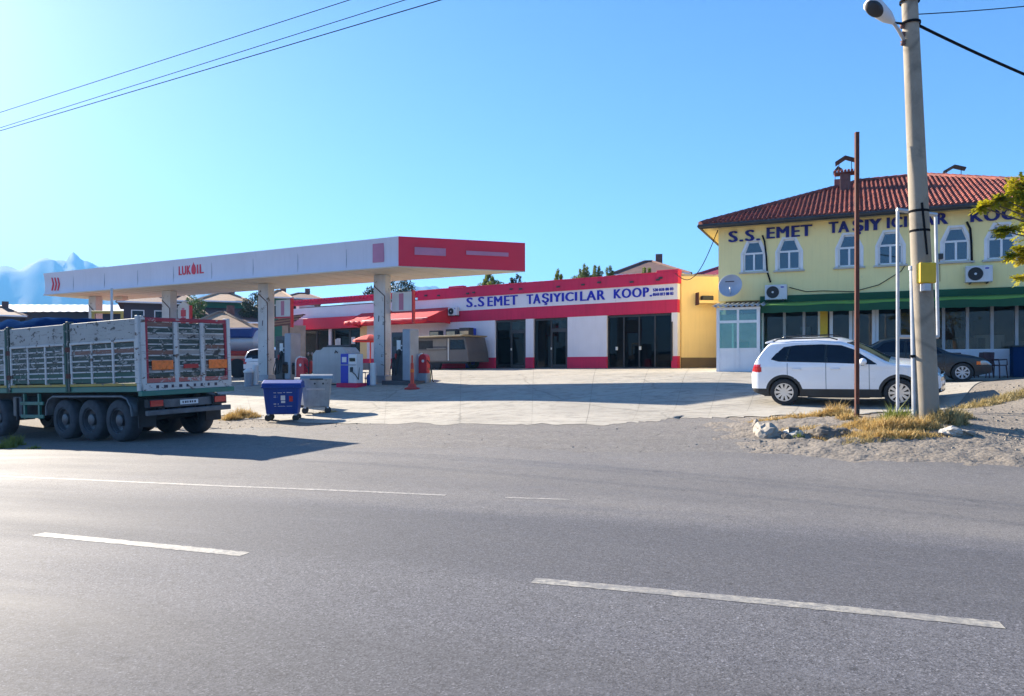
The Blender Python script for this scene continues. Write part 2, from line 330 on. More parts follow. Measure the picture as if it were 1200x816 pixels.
pm('gutter', (.055,.052,.055), .6, .2, .3); pm('soffit_wood', (.55,.44,.20), .8, 0, .15)
pm('sill', (.52,.50,.47), .8, 0, .15); pm('chimney', (.16,.085,.075), .9, 0, .3, 5); pm('chimney_metal', (.05,.045,.045), .6, .3, .3)
pm('ac_body', (.62,.63,.66), .45, 0, .08, 2, streak=.2); pm('ac_dark', (.03,.03,.033), .6); pm('dish', (.42,.45,.52), .5, .2, .12, 3)
pm('wire', (.012,.012,.014), 1., 0, .1, bmp=0); M['wire'].node_tree.nodes['Principled BSDF'].inputs['Specular IOR Level'].default_value = .05; pm('galv', (.50,.51,.53), .45, .5, .15, 5); pm('rust', (.105,.035,.022), .85, .1, .4, 9, (.05,.02,.015), .1)
pm('bin_blue', (.001,.042,.27), .6, 0, .12, 3); pm('bin_metal', (.34,.36,.37), .45, .55, .22, 3, (.16,.15,.14), -.02, streak=.35)
pm('trailer_grey', (.145,.13,.125), .5, .2, .15, 1.5); pm('trailer_panel', (.24,.215,.19), .55, .1, .15, 2); pm('trailer_roof', (.60,.46,.27), .6, 0, .2)
pm('interior', (.20,.155,.12), .9, 0, .4, 1.2); pm('interior_light', (.35,.33,.30), .8, 0, .3, 3); pm('curtain', (.28,.45,.58), .9, 0, .3, 6)
pm('shed_roof', (.72,.70,.68), .5, .1, .08, .6, streak=.1); pm('roof_brown', (.155,.075,.06), .85, 0, .25, 1.5); pm('roof_tan', (.40,.25,.15), .85, 0, .25, 2); pm('house_green', (.030,.16,.115), .8); pm('house_dark', (.075,.055,.07), .85, 0, .2, .8); pm('house_cream', (.48,.38,.29), .9); pm('house_brick', (.30,.13,.11), .9, 0, .2, 2)
pm('tarp_blue', (.010,.035,.11), .8, 0, .25, 1.5); M['tarp_blue'].node_tree.nodes['Principled BSDF'].inputs['Specular IOR Level'].default_value = 0; pm('tank_white', (.50,.55,.63), .35, .2, .1, 1); pm('tank_blue', (.02,.07,.28), .4, 0, .15)
pm('rubble', (.30,.255,.20), .95, 0, .4, 6, bmp=.5, fine=20); pm('stone', (.36,.315,.26), .9, 0, .3, 4, (.20,.18,.15), -.02, bmp=.6, fine=20); pm('stone_dark', (.15,.125,.10), .95, 0, .35, 5, bmp=.6, fine=20); pm('stone_pale', (.50,.46,.40), .9, 0, .2, 4, bmp=.5, fine=20)
pm('bark', (.17,.12,.085), .9, 0, .35, 6, bmp=.7, fine=14); pm('paper', (.7,.7,.68), .7, 0, .05)
pm('maroon', (.07,.018,.022), .6); pm('cone_red', (.62,.045,.02), .5, 0, .15); pm('umbrella_red', (.68,.06,.045), .7, 0, .1); pm('beam_yellow', (.50,.36,.10), .7, 0, .2)
def tile_mat():
    m, t, p, co = start('roof_tile')
    v = nd(t, 'ShaderNodeTexVoronoi'); v.inputs['Scale'].default_value = 3.2; t.links.new(co, v.inputs['Vector'])
    n = noise(t, co, 1.1, 6, .65); n2 = noise(t, co, 14, 5, .7)
    c = mix(t, ramp(t, v.outputs['Color'], [(.1, 0.), (.9, 1.)]), (.18,.036,.025), (.36,.085,.048))
    c = mix(t, ramp(t, n, [(.42, 0.), (.72, .75)]), c, (.13,.035,.03)); c = mix(t, ramp(t, n2, [(.6, 0.), (.8, .4)]), c, (.52,.22,.14))
    t.links.new(c, p.inputs['Base Color']); p.inputs['Roughness'].default_value = .75; bump(t, p, n2, .3, .01)
tile_mat()
def leafmat(name, a, b, trans=.25):
    m, t, p, co = start(name)
    n = noise(t, co, 1.7, 3); n2 = noise(t, co, 23, 2)
    c = mix(t, ramp(t, math_(t, 'ADD', math_(t, 'MULTIPLY', n, .6), math_(t, 'MULTIPLY', n2, .4)), [(.35, 0.), (.65, 1.)]), a, b)
    t.links.new(c, p.inputs['Base Color']); p.inputs['Roughness'].default_value = .6
    tr = nd(t, 'ShaderNodeBsdfTranslucent'); t.links.new(c, tr.inputs['Color']); mx = nd(t, 'ShaderNodeMixShader'); mx.inputs[0].default_value = trans
    out = t.nodes['Material Output']; t.links.new(p.outputs[0], mx.inputs[1]); t.links.new(tr.outputs[0], mx.inputs[2]); t.links.new(mx.outputs[0], out.inputs[0])
leafmat('leaf_yellow', (.20,.25,.010), (.62,.50,.02), .5); leafmat('leaf_green', (.030,.075,.018), (.075,.13,.025)); leafmat('leaf_dark', (.010,.022,.010), (.028,.045,.016), .12); leafmat('leaf_olive', (.07,.12,.02), (.20,.22,.03), .45)
leafmat('straw', (.42,.28,.09), (.62,.44,.17), .3); leafmat('straw_dull', (.30,.24,.10), (.48,.37,.16), .3); leafmat('weed', (.14,.19,.03), (.30,.30,.05), .35)
def glassmat(name, tint, fac=.0):
    m, t, p, co = start(name); t.nodes.remove(p)
    tr = nd(t, 'ShaderNodeBsdfTransparent'); tr.inputs[0].default_value = (*tint, 1)
    gl = nd(t, 'ShaderNodeBsdfGlossy'); gl.inputs['Roughness'].default_value = .02; gl.inputs[0].default_value = (.95,.97,1,1)
    fr = nd(t, 'ShaderNodeLayerWeight'); fr.inputs[0].default_value = .5; fz = math_(t, 'ADD', math_(t, 'MULTIPLY', math_(t, 'POWER', fr.outputs['Facing'], 5.), .9), .03)
    mx = nd(t, 'ShaderNodeMixShader'); out = t.nodes['Material Output']
    t.links.new(math_(t, 'ADD', fz, fac), mx.inputs[0]); t.links.new(tr.outputs[0], mx.inputs[1]); t.links.new(gl.outputs[0], mx.inputs[2]); t.links.new(mx.outputs[0], out.inputs[0])
glassmat('shop_glass', (.66,.64,.60), -.0); glassmat('dark_glass', (.05,.055,.06), -.012); glassmat('porch_glass', (.66,.84,.78), .10); glassmat('window_glass', (.14,.26,.40), .09); glassmat('teal_glass', (.20,.42,.46), .08)
# ------------------------------------------------------------------ the setting
def axis(lo, hi, st, far):
    a = list(np.arange(lo, hi + 1e-6, st)); d = st; x = hi; up = []
    while x < far: d *= 1.35; x = min(x + d, far); up.append(x)
    d = st; x = lo; dn = []
    while x > -far: d *= 1.35; x = max(x - d, -far); dn.append(x)
    return dn[::-1] + a + up
def sheet(name, PX, m, dz=0.0, uv=None, parent=None):       # PX: grid [i][j] of (x, y); draped on the terrain
    A = np.array(PX, float); ni, nj = A.shape[:2]; P = A.reshape(-1, 2); Z = gz_arr(P) + dz
    me = bpy.data.meshes.new(name)
    me.from_pydata([(float(p[0]), float(p[1]), float(z)) for p, z in zip(P, Z)], [], [(i*nj+j, (i+1)*nj+j, (i+1)*nj+j+1, i*nj+j+1) for i in range(ni-1) for j in range(nj-1)])
    if me.polygons[0].normal.z < 0: me.flip_normals()
    if uv is not None:
        U = np.array(uv, float).reshape(-1, 2); l = me.uv_layers.new(name='UVMap')
        idx = np.zeros(len(me.loops), int); me.loops.foreach_get('vertex_index', idx); l.data.foreach_set('uv', U[idx].ravel())
    me.materials.append(M[m]); me.shade_smooth()
    o = bpy.data.objects.new(name, me); COL.objects.link(o)
    if parent: o.parent = parent
    return o
xs = axis(-40, 40, .5, 4300); ys = axis(-12, 70, .5, 4300)
ground = tag(sheet('ground', [[(x, y) for y in ys] for x in xs], 'dirt'), 'bare dusty ground', kind='structure')
RD = Vector((.947, -.32)).normalized(); RN = Vector((-RD.y, RD.x)); R0 = Vector((.157, 5.48))
def road_pt(a, s): q = R0 + RD * a + RN * s; return (q.x, q.y)
def nz(x, y=0., z=0.): return mnoise.noise(Vector((x, y, z)))
def strip(name, m, s0, s1f, a0, a1, da, ns, dz, label):
    g, uv = [], []
    a = a0
    while a <= a1 + 1e-6:
        e = s1f(a)
        b = s0(a) if callable(s0) else s0
        row = [b + (e - b) * k / ns for k in range(ns+1)]
        g.append([road_pt(a, s) for s in row]); uv.append([(a, s) for s in row]); a += da
    return tag(sheet(name, g, m, dz, uv), label, kind='structure')
strip('apron', 'old_asphalt', lambda a: 6.0, lambda a: min(12.4 + .5*nz(a*.6, 4) + .35*nz(a*2.1, 9) - .12*max(0, -a-6), 12.6 - 2.6*max(0, a-.4) + .5*nz(a*3.1, 9)), -26, 2.9, .25, 24, .008, 'old dusty asphalt apron')
strip('road', 'asphalt', lambda a: -9.0, lambda a: 7.5 + .35*nz(a*.5) + .25*nz(a*1.9, 3) + .16*nz(a*5, 5), -70, 60, .33, 44, .016, 'grey asphalt road')
def paint_strip(name, m, pts, w, label, dz=.0185):
    g = []
    for i, p in enumerate(pts):
        d = (pts[min(i+1, len(pts)-1)] - pts[max(i-1, 0)]).normalized(); n = Vector((-d.y, d.x))
        ww = w * (1 + .22*nz(i*.9, 7) + .14*nz(i*.31, 3))
        g.append([tuple(p - n*ww/2), tuple(p), tuple(p + n*ww/2)])
    return tag(sheet(name, g, m, dz), label, kind='structure')
def densify(P, st):
    out = []
    for a, b in zip(P[:-1], P[1:]):
        n = max(1, int((b-a).length/st)); out += [a + (b-a)*k/n for k in range(n)]
    return out + [P[-1]]
def g2(u, v): p = GP(u, v); return Vector((p.x, p.y))
e = [g2(0, 560), g2(260, 571.5), g2(522, 583)]
e = [e[0] + (e[0]-e[1]).normalized()*20] + e
paint_strip('edge_line', 'worn_paint', densify(e, .12), .09, 'worn white edge line of the road')
paint_strip('edge_line', 'worn_paint', densify([g2(592, 585.5), g2(668, 588)], .12), .06, 'worn white edge line of the road')
dashes = [(g2(625, 684), g2(1175, 738)), (g2(45, 629), g2(287, 653))]
dv = dashes[0][1] - dashes[0][0]; st_ = (dashes[0][0] - dashes[1][0])
for k in range(1, 4): dashes.append((dashes[1][0] - st_*k, dashes[1][0] - st_*k + dv))
dashes.append((dashes[0][0] + st_, dashes[0][0] + st_ + dv))
for a, b in dashes: paint_strip('lane_dash', 'road_paint', densify([a, b], .07), .135, 'painted white dash of the centre line')
# the verge: a rough bank of trodden earth and rubble round the pole
vx, vy = np.arange(3.0, 11.6, .07), np.arange(9.2, 16.4, .07); vp = np.stack(np.meshgrid(vx, vy, indexing='ij'), -1); vz = gz_arr(vp.reshape(-1, 2)).reshape(len(vx), len(vy)); vv_ = []
for i, x in enumerate(vx):
    for j, y in enumerate(vy):
        e = min((x-3.0)/1.6, (9.4-x)/1.6, (16.2-y)/1.0); s_ = RN.dot(Vector((x, y)) - R0); e = min(e, (s_-6.9-.45*nz(x*1.7, 3))/.9, (15.6-.12*(x-5)-y + .5*nz(x*1.1, 7))/.7 if x < 9.6 else 1)
        h = .030*nz(x*2.3, y*2.3) + .026*nz(x*6, y*6, 2) + .022*nz(x*15, y*15, 5)
        vv_.append((float(x), float(y), float(vz[i, j] + (.03 + h*1.2 if e > 1 else -.035 + (.065 + h*1.2)*max(e, 0)))))
nj_ = len(vy); b_ = MB(); b_.add(vv_, [(i*nj_+j, (i+1)*nj_+j, (i+1)*nj_+j+1, i*nj_+j+1) for i in range(len(vx)-1) for j in range(nj_-1)])
tag(b_.build('verge', 'dirt', smooth=True), 'rough earth verge between road and forecourt', kind='structure')
# forecourt: cast concrete slabs between a ragged front edge and the building fronts
Fp = [g2(150, 484), g2(290, 490), g2(430, 497.5), g2(600, 498.5), g2(720, 498), g2(800, 491), g2(880, 489), g2(1000, 486), g2(1120, 478)]
Bp = [Vector(q) for q in ((-30,52), (-20,51.5), (-9,47.9), (0,41.8), (6,37.7), (9.5,36.3), (11,31), (14,28.9), (18,27))]
def plerp(P, a):
    a = min(max(a, 0), len(P)-1-1e-6); i = int(a); t = a - i; return P[i]*(1-t) + P[i+1]*t
def fc(a, b):
    f = plerp(Fp, a); q = plerp(Bp, a)
    f = f + Vector((.0, 1.)) * (.55*nz(a*5.3, 2) + .35*nz(a*17, 5) + .15*nz(a*47, 6)) * max(0, 1 - b*6)
    return f*(1-b) + q*b
forecourt = tag(bpy.data.objects.new('forecourt', None), 'pale concrete forecourt of the filling station', kind='structure'); COL.objects.link(forecourt)
na, nb = 15, 7
for i in range(na):
    for j in range(nb):
        a0, a1, b0, b1 = i*8/na, (i+1)*8/na, j/nb, (j+1)/nb
        sz = max(1., (fc(a1, .5) - fc(a0, .5)).length); ga = .005/sz*(a1-a0); gb = .005/5*(b1-b0)
        n1, n2 = 10, 10
        slab = sheet('slab', [[tuple(fc(a0+ga + (a1-a0-2*ga)*p/n1, b0+gb + (b1-b0-2*gb)*q/n2)) for q in range(n2+1)] for p in range(n1+1)], 'concrete', .013 + random.uniform(0, .003), parent=forecourt)
# far mountains
def ridge(u):
    pts = [(-900,350),(-500,330),(-250,322),(-80,312),(0,314),(26,317.5),(50,316.5),(65,312.5),(74,310),(86,309),(106,315.5),(150,328),(220,346),(300,360),(420,358),(470,344),(497,337),(525,346),(580,360),(800,368),(1200,362),(1700,350),(2400,340)]
    for (a, b), (c, d) in zip(pts[:-1], pts[1:]):
        if a <= u <= c: return b + (d-b)*(u-a)/(c-a)
    return 360
mv, mf = [], []; NU, NR = 800, 22
for i in range(NU+1):
    u = -900 + 3300*i/NU; k = (u-600)/870
    for j in range(NR+1):
        t = j/NR; Y = 2100 + 1500*t; hh = (430 - ridge(u))/870*3000
        sh = math.sin(min(t/.6, 1)*math.pi/2)**1.4 if t <= .6 else 1 - .8*((t-.6)/.4)**1.3
        wob = nz(k*9, t*6, 1)*.22 + nz(k*26, t*15, 4)*.14 + nz(k*70, t*40, 7)*.06
        z = hh*(sh*(1 + wob*(1 - abs(t-.6)*.6)*(0 if abs(t-.6) < .04 else 1)) + (nz(k*60, 2)*.008 + nz(k*150, 5)*.004 if abs(t-.6) < .04 else 0))
        mv.append((k*Y, Y, max(z, -1) if 0 < j < NR else -2.))
for i in range(NU):
    for j in range(NR): mf.append((i*(NR+1)+j, (i+1)*(NR+1)+j, (i+1)*(NR+1)+j+1, i*(NR+1)+j+1))
b_ = MB(); b_.add(mv, mf)
pm('mountain_rock', (.10,.11,.12), .95, 0, .3, .004, bmp=0)
tag(b_.build('mountains', 'mountain_rock', smooth=True), 'distant blue mountain range', kind='structure')
# the air between
hz = MB().box(-4600, 4600, -4600, 4600, -6, 560)
hm = bpy.data.materials.new('air'); hm.use_nodes = True; ht = hm.node_tree; ht.nodes.clear()
pv = ht.nodes.new('ShaderNodeVolumePrincipled'); pv.inputs['Color'].default_value = (.16,.50,1.,1); pv.inputs['Density'].default_value = HAZE; pv.inputs['Anisotropy'].default_value = .1
ho = ht.nodes.new('ShaderNodeOutputMaterial'); ht.links.new(pv.outputs[0], ho.inputs['Volume'])
if HAZE > 0: tag(hz.build('haze', hm), 'thin blue haze in the air', kind='stuff')
# ------------------------------------------------------------------ filling station canopy
CF = Frame(-4.42, 28.9, 0, R(-28.7))
CF.o.z = gz(-5.4, 31) 
zb_ = CZ + 118/870*28.9 - CF.o.z; zt_ = CZ + 153/870*28.9 - CF.o.z      # underside and top of the roof above the base
CL, CW, CSK = 24.1, 3.75, 3.6
can = thing('station_canopy', 'long white filling station canopy on a row of square pillars', 'canopy', CF.o, CF.a)
prof = [(0, 0), (.05, .10), (.065, .35), (.05, .72), (0, 1.0)]            # hollow fascia section: inset, height share
def fascia_pt(x, y, k, sx, sy):
    ins, h = prof[k]; ins = ins if abs(sy) == 1 and abs(sx) <= 1 else 0; return (x + sx*ins, y + sy*ins, zb_ + (zt_-zb_)*h)
def fascia(name, p, q, sp, sq, m, par, n=1):
    b = MB(); vv = []
    for k in range(len(prof)):
        for t in range(n+1):
            w = t/n; s0 = (sp[0]*(1-w)+sq[0]*w, sp[1]*(1-w)+sq[1]*w)
            vv.append(fascia_pt(p[0]*(1-w)+q[0]*w, p[1]*(1-w)+q[1]*w, k, *s0))
    b.add(vv, [(k*(n+1)+t, k*(n+1)+t+1, (k+1)*(n+1)+t+1, (k+1)*(n+1)+t) for k in range(len(prof)-1) for t in range(n)])
    return b.build(name, m, par, smooth='auto')
cNL, cNR, cBR, cBL = (-CL, 0), (0, 0), (CSK, CW), (-CL, CW)
iN, iR, iB = (.5, 1), (-.85, .6), (-.5, -1)
ff = fascia('front_fascia', cNL, cNR, (1, 1), (0, 1), 'canopy_white', can)
for k in range(1, 9):                                                     # upright joints between the cladding sheets
    x = -CL*k/9; MB().box(x-.007, x+.007, .046, .09, zb_+.06, zt_-.04).build('joint', 'pump_grey', ff)
ef = fascia('end_fascia', cNR, cBR, (0, 0), (0, 0), 'brand_red', can)
fascia('back_fascia', cBR, cBL, (0, 0), (0, 0), 'canopy_white', can); fascia('far_fascia', cBL, cNL, (1, 0), (1, 1), 'canopy_white', can)
b = MB(); b.prismz([cNL, cNR, cBR, cBL], zb_-.03, zb_+.012); so_ = b.build('soffit', 'soffit', can)
for k in range(1, 30):
    x = -CL + (CL+CSK)*k/30; lo = .04 if x < 0 else max(.04, x/CSK*CW+.04)
    if lo < CW-.1: MB().box(x-.01, x+.01, lo, CW-.04, zb_-.042, zb_-.026).build('batten', 'soffit', so_)
b = MB(); b.prismz([(-CL+.02, .02), (-.02, .02), (CSK-.06, CW-.02), (-CL+.02, CW-.02)], zt_-.05, zt_+.005); b.build('roof', 'shed_roof', can)
# faded lettering panels on the red end
ang_e = math.atan2(CW, CSK); le = math.hypot(CSK, CW)
def end_panel(t0, t1, h0, h1, m, name='lettering_panel'):
    b = MB(); nx, ny = math.sin(ang_e), -math.cos(ang_e); pp = []
    for t in (t0, t1):
        for h in (h0, h1):
            x = CSK*t; y = CW*t; k = .0; pp.append((x - nx*k*.9 + nx*.05 , y - ny*k*.9 + ny*.05, zb_ + (zt_-zb_)*h))
    b.add(pp, [(0, 2, 3, 1)]); o = b.build(name, m, can); s = o.modifiers.new('th', 'SOLIDIFY'); s.thickness = .02; return o
end_panel(.12, .36, .40, .66, 'faded_pink'); end_panel(.52, .86, .48, .62, 'faded_pink')
# name, chevrons and emblem on the front
def cpx(u, v): return CF.px(u, v, .05)
xa, za = cpx(209.7, 312.4); xb, zbm = cpx(209.7, 322.8); xc, _ = cpx(238.3, 315)
wch = (xc-xa)/6.15
text('letters', 'LUK', (xa, xa+wch*2.95, zbm, za), 'brand_red', can, .055, .012, .02)
text('letters', 'IL', (xa+wch*4.62, xc, zbm, za), 'brand_red', can, .055, .012, .02)
b = MB(); cx = xa+wch*3.75; hh = za-zbm                                   # the drop that stands for the O
outl = [(0, 1.42), (.10, 1.12), (.34, .95), (.52, .70), (.56, .42), (.46, .16), (.26, 0), (0, -.05)]
poly = [(cx+x*hh*.62, zbm+z*hh) for x, z in outl[::-1]] + [(cx-x*hh*.62, zbm+z*hh) for x, z in outl[1:-1]]
b.prism(poly, .03, .075); b.build('drop_emblem', 'brand_red', can)
for k in range(3):
    x0, z1 = cpx(60.6+k*3.4, 325.6); x1, z0 = cpx(62.2+k*3.4, 340.6); zm = (z0+z1)/2; w = x1-x0
    MB().prism([(x0, z1), (x0+w*.95, zm), (x0, z0), (x0+w*.7, z0), (x0+w*1.65, zm), (x0+w*.7, z1)][::-1], .02, .075).build('chevron', 'brand_red', can)
xa, za = cpx(437, 285); xb, zb2 = cpx(450, 307)
MB().box(xa, xb, .03, .075, zb2, za).build('emblem_panel', 'faded_pink', can)
# pillars
PY = 1.75; pil = []
for u, w in ((448, .31), (312, .33), (198.5, .33), (112, .33)):
    x, _ = CF.px(u, 400, PY); p = CF.world(x, PY, 0); g = gz(p.x, p.y) - CF.o.z
    po = MB().box(x-w, x+w, PY-.2, PY+.2, g-.2, zb_-.04).build('pillar', 'pillar_paint', can, bevel=.015)
    MB().box(x-w-.03, x+w+.03, PY-.23, PY+.23, g-.2, g+.30).build('pillar_foot', 'pump_grey', po, bevel=.01)
    t = MB(); t.tube([(x-w*.9, PY-.215, zb_-.5), (x+w*.95, PY-.215, zb_-.95), (x+w*.98, PY-.215, g+.3)], .02, 6); t.build('cable_pipe', 'rust', po)
    MB().prism([(x-.06, zb_-2.0), (x-.02, zb_-2.02), (x+.01, zb_-1.78), (x-.04, zb_-1.75)], PY-.207, PY-.2).build('scuff_mark', 'house_dark', po)
    MB().prism([(x-.02, zb_-3.0), (x+.06, zb_-2.98), (x+.05, zb_-2.94)], PY-.207, PY-.2).build('scuff_mark', 'house_dark', po)
    pil.append((x, g))
# lamp slung under the far end
x, _ = CF.px(142, 347, 2.5); MB().box(x-.35, x+.35, 2.3, 2.7, zb_-.22, zb_-.03).build('floodlight', 'soffit', can, bevel=.02)
# sign boards bracketed to the pillars
def pillar_sign(u0, u1, v0, v1, yo, label, house=False):
    x0, z1 = CF.px(u0, v0, yo); x1, z0 = CF.px(u1, v1, yo); p = CF.world(x0, yo, 0); 
    t = thing('pillar_sign', label, 'sign', p, CF.a, 'sign boards on the canopy pillars'); h = Vector((x0, yo, 0))
    zz = CF.o.z
    bd = MB().box(0, x1-x0, 0, .1, zz+z0-p.z, zz+z1-p.z).build('board', 'white_paint', t, bevel=.01)
    w = x1-x0; d = zz-p.z
    MB().box(w*.36, w*.58, -.008, .0, d+z0+.06, d+z1-.06).build('stripe', 'faded_pink', t)
    MB().box(w, w+.07, -.03, .12, d+z0-.5, d+z1+.05).build('post', 'red_paint', t)
    MB().box(-.05, w, -.025, .11, d+z0-.06, d+z0).build('rail', 'red_paint', t)
    if house:
        MB().prism([(-.02, d+z1), (w+.02, d+z1), (w*.5, d+z1+.3)], 0, .1).build('gable', 'white_paint', t)
        for k in (0.2, .55): MB().box(w*.3, w*.7, -.02, .0, d+z0+(z1-z0)*k, d+z0+(z1-z0)*(k+.3)).build('square', 'red_paint', t)
pillar_sign(459, 483, 343, 364.5, 1.85, 'pale sign board with a pink stripe beside the pillar nearest the red awning')
pillar_sign(323, 340.5, 352, 371, 1.85, 'pale sign board with a pink stripe on the pillar between truck and red building')
pillar_sign(208, 222, 360, 385, 1.85, 'white gabled sign with red squares on the pillar behind the truck', True)
# ------------------------------------------------------------------ red and white shop building (long, single storey)
RA = math.atan2(-.565, .825); RF = Frame(8.03, 36.0, CZ - .10, RA)
red = thing('shop_building', 'long single-storey red and white building with blue lettering', 'building', RF.o, RA)
LX = RF.px(343, 400)[0]                            # left end (negative x)
H0, H1, H2, H3, H4 = .62, 2.74, 3.38, 4.15, 4.72   # top of base band, of wall, of lower red band, of letter band, of parapet
DEP = 9.0
def rx(u): return RF.px(u, 400)[0]
def rbox(name, u0, u1, y0, y1, z0, z1, m, par=None, **k): return MB().box(rx(u0), rx(u1), y0, y1, z0, z1).build(name, m, par or red, **k)
openings = [(346.5, 430, 'left'), (580, 616, 'door'), (625, 665, 'door'), (711, 787, 'wide')]
# solid wall piers between the openings: red base below, white above
edges = [343]
for a, b_, k in openings: edges += [a, b_]
edges.append(794)
for i in range(0, len(edges), 2):
    x0, x1 = rx(edges[i]), rx(edges[i+1])
    MB().box(x0, x1, 0, .3, H0, H1).build('wall_pier', 'wall_white', red)
    MB().box(x0-.005, x1+.005, -.025, .3, -.5, H0).build('base_band', 'wall_red', red)
MB().box(LX, 0, -.01, .3, H1, H2).build('lower_band', 'wall_red', red)
MB().box(LX, 0, 0, .3, H2, H3).build('letter_band', 'wall_white', red)
x490 = rx(490)
pa = MB().box(x490, .0, -.06, .3, H3, H4).build('parapet', 'wall_red', red, bevel=.01)
MB().box(rx(770), .05, -.08, .42, H3+.02, H4+.12).build('parapet_corner', 'wall_red', red, bevel=.01)
MB().box(rx(526), rx(543), -.05, .3, H4, H4+.14).build('parapet_step', 'wall_red', red, bevel=.01)
MB().box(LX-.05, x490, -.08, .3, H3+.22, H4-.08).build('eave_band', 'wall_red', red, bevel=.01)
n = int((x490-LX)/.32)
for k in range(n):                                 # row of cap tiles along the left roof edge
    x = LX + (k+.5)*(x490-LX)/n
    MB().cyl((x, -.14, H4-.10), (x, .5, H4+.0), .11, .10, 8).build('cap_tile', 'wall_red', red, smooth='auto')
n = int((0-x490)/.36)
for k in range(n):                                 # low ragged capping along the right parapet
    x = x490 + (k+.5)*(0-x490)/n; h = .03+.02*random.random()
    MB().box(x-.16, x+.16, -.09, .32, H4, H4+h).build('coping_stone', 'wall_red', red, bevel=.008)
for u, z in ((549, .2), (556, .24), (600, .28), (611, .25), (655, .22), (684, .24), (703, .3), (741, .2), (772, .22), (775, .3), (500, .25), (515, .2)):  # bolts, brackets and holes in the parapet
    x = rx(u); zz = H3 + z; MB().box(x-.10, x+.10, -.12, -.055, zz-.04, zz+.05).build('wall_bracket', 'frame_dark', red, bevel=.01)
# side and back walls, flat roof
MB().box(-.3, 0, .3, DEP, -.5, H4-.02).build('side_wall', 'plaster_warm', red)
MB().box(LX, LX+.3, .3, DEP, -.5, H4-.3).build('side_wall', 'wall_white', red)
MB().box(LX+.3, -.3, DEP-.3, DEP, -.5, H3).build('back_wall', 'wall_white', red)
MB().box(LX+.3, -.3, .3, DEP-.3, H3-.05, H3+.1).build('roof', 'concrete', red)
MB().box(LX+.3, -.3, .3, DEP-.3, -.2, .03).build('inside_floor', 'interior', red)
MB().box(LX+.3, -.3, 4.2, 4.3, .03, H3-.06).build('partition', 'interior', red)
for u in (500, 560, 620, 688): MB().box(rx(u)-.05, rx(u)+.05, .32, 4.2, .03, H3-.06).build('partition', 'interior', red)
# glazed doors
def glazed(u0, u1, z1, leaves, m='dark_glass', z0=.02, fan=None, yf=.10):
    x0, x1 = rx(u0), rx(u1); f = .07
    fr = MB().box(x0, x0+f, yf, yf+.1, z0, z1).build('door_frame', 'frame_dark', red)
    MB().box(x1-f, x1, yf, yf+.1, z0, z1).build('jamb', 'frame_dark', fr); MB().box(x0+f, x1-f, yf, yf+.1, z1-f*1.4, z1).build('head', 'frame_dark', fr)
    MB().box(x0+f, x1-f, yf+.001, yf+.1, z0, z0+.07).build('threshold', 'frame_dark', fr)
    w = (x1-x0-2*f)/leaves
    for k in range(leaves):
        a = x0+f+k*w; top = z1-f*1.4
        if fan and k in fan:
            MB().box(a, a+w, yf+.01, yf+.09, top-.55, top-.46).build('transom', 'frame_dark', fr); MB().box(a+.03, a+w-.03, yf+.04, yf+.05, top-.46, top).build('pane', 'shop_glass', fr); top -= .55
            for q in (a, a+w-.09): MB().box(q, q+.09, yf-.02, yf+.08, z0+.07, top).build('leaf_stile', 'frame_dark', fr)
            MB().box(a+.09, a+w-.09, yf-.02, yf+.08, top-.1, top).build('leaf_rail', 'frame_dark', fr); MB().box(a+.09, a+w-.09, yf-.02, yf+.08, z0+.07, z0+.2).build('leaf_rail', 'frame_dark', fr)
            MB().box(a+.02, a+.07, yf-.07, yf-.02, z0+1.0, z0+1.12).build('handle', 'white_paint', fr)
        MB().box(a+.03, a+w-.03, yf+.045, yf+.055, z0+.07, top).build('pane', m, fr)
        if k: MB().box(a-.035, a+.035, yf+.005, yf+.095, z0+.07, z1-f*1.4).build('mullion', 'frame_dark', fr)
    return fr
glazed(580, 616, H1-.02, 2, fan=[1]); glazed(625, 665, H1-.02, 2, fan=[1])
fr = glazed(711, 787, H1-.02, 4)
for u in (722, 749.5): x = rx(u); MB().box(x-.05, x+.05, .04, .10, .95, 1.12).build('handle', 'white_paint', fr)
MB().box(rx(787), rx(787)+.06, -.06, .0, .4, 2.3).build('roller_guide', 'frame_dark', red)
# office front at the left end under the canopy
x0, x1 = rx(347), rx(430)
wins = [(354, 370, 'teal_glass'), (370, 385, 'teal_glass'), (388, 409, 'dark_glass'), (409, 422, 'dark_glass')]
for a, b_, m in wins:
    xa, xb = rx(a), rx(b_); fr = MB().box(xa, xa+.08, .08, .18, .05, H1-.1).build('window_frame', 'frame_dark', red)
    MB().box(xb-.08, xb, .08, .18, .05, H1-.1).build('jamb', 'frame_dark', fr); MB().box(xa+.08, xb-.08, .08, .18, 1.0, 1.08).build('rail', 'frame_dark', fr); MB().box(xa+.08, xb-.08, .08, .18, H1-.2, H1-.1).build('head', 'frame_dark', fr)
    MB().box(xa+.08, xb-.08, .12, .13, 1.08, H1-.2).build('pane', m, fr); MB().box(xa+.08, xb-.08, .12, .13, .05, 1.0).build('pane', m, fr)
MB().box(rx(347), rx(354), 0, .3, .0, H1).build('wall_pier', 'wall_white', red); MB().box(rx(385), rx(388), .0, .3, 0, H1).build('wall_pier', 'wall_white', red); MB().box(rx(422), rx(430), 0, .3, H0, H1).build('wall_pier', 'plaster_warm', red); MB().box(rx(422), rx(430), -.02, .3, -.4, H0).build('base_band', 'wall_red', red)
for u, z in ((394, 1.55), (411, 1.6), (392, 1.5)): MB().box(rx(u), rx(u)+.35, .05, .07, z, z+.45).build('notice', 'paper', red)
MB().box(rx(372), rx(378), .5, 1.2, .03, 1.7).build('inside_shelf', 'interior_light', red)
sb = MB().box(rx(347), rx(424), -.35, -.012, H1-.1, H2+.02).build('sign_box', 'brand_red', red, bevel=.02)
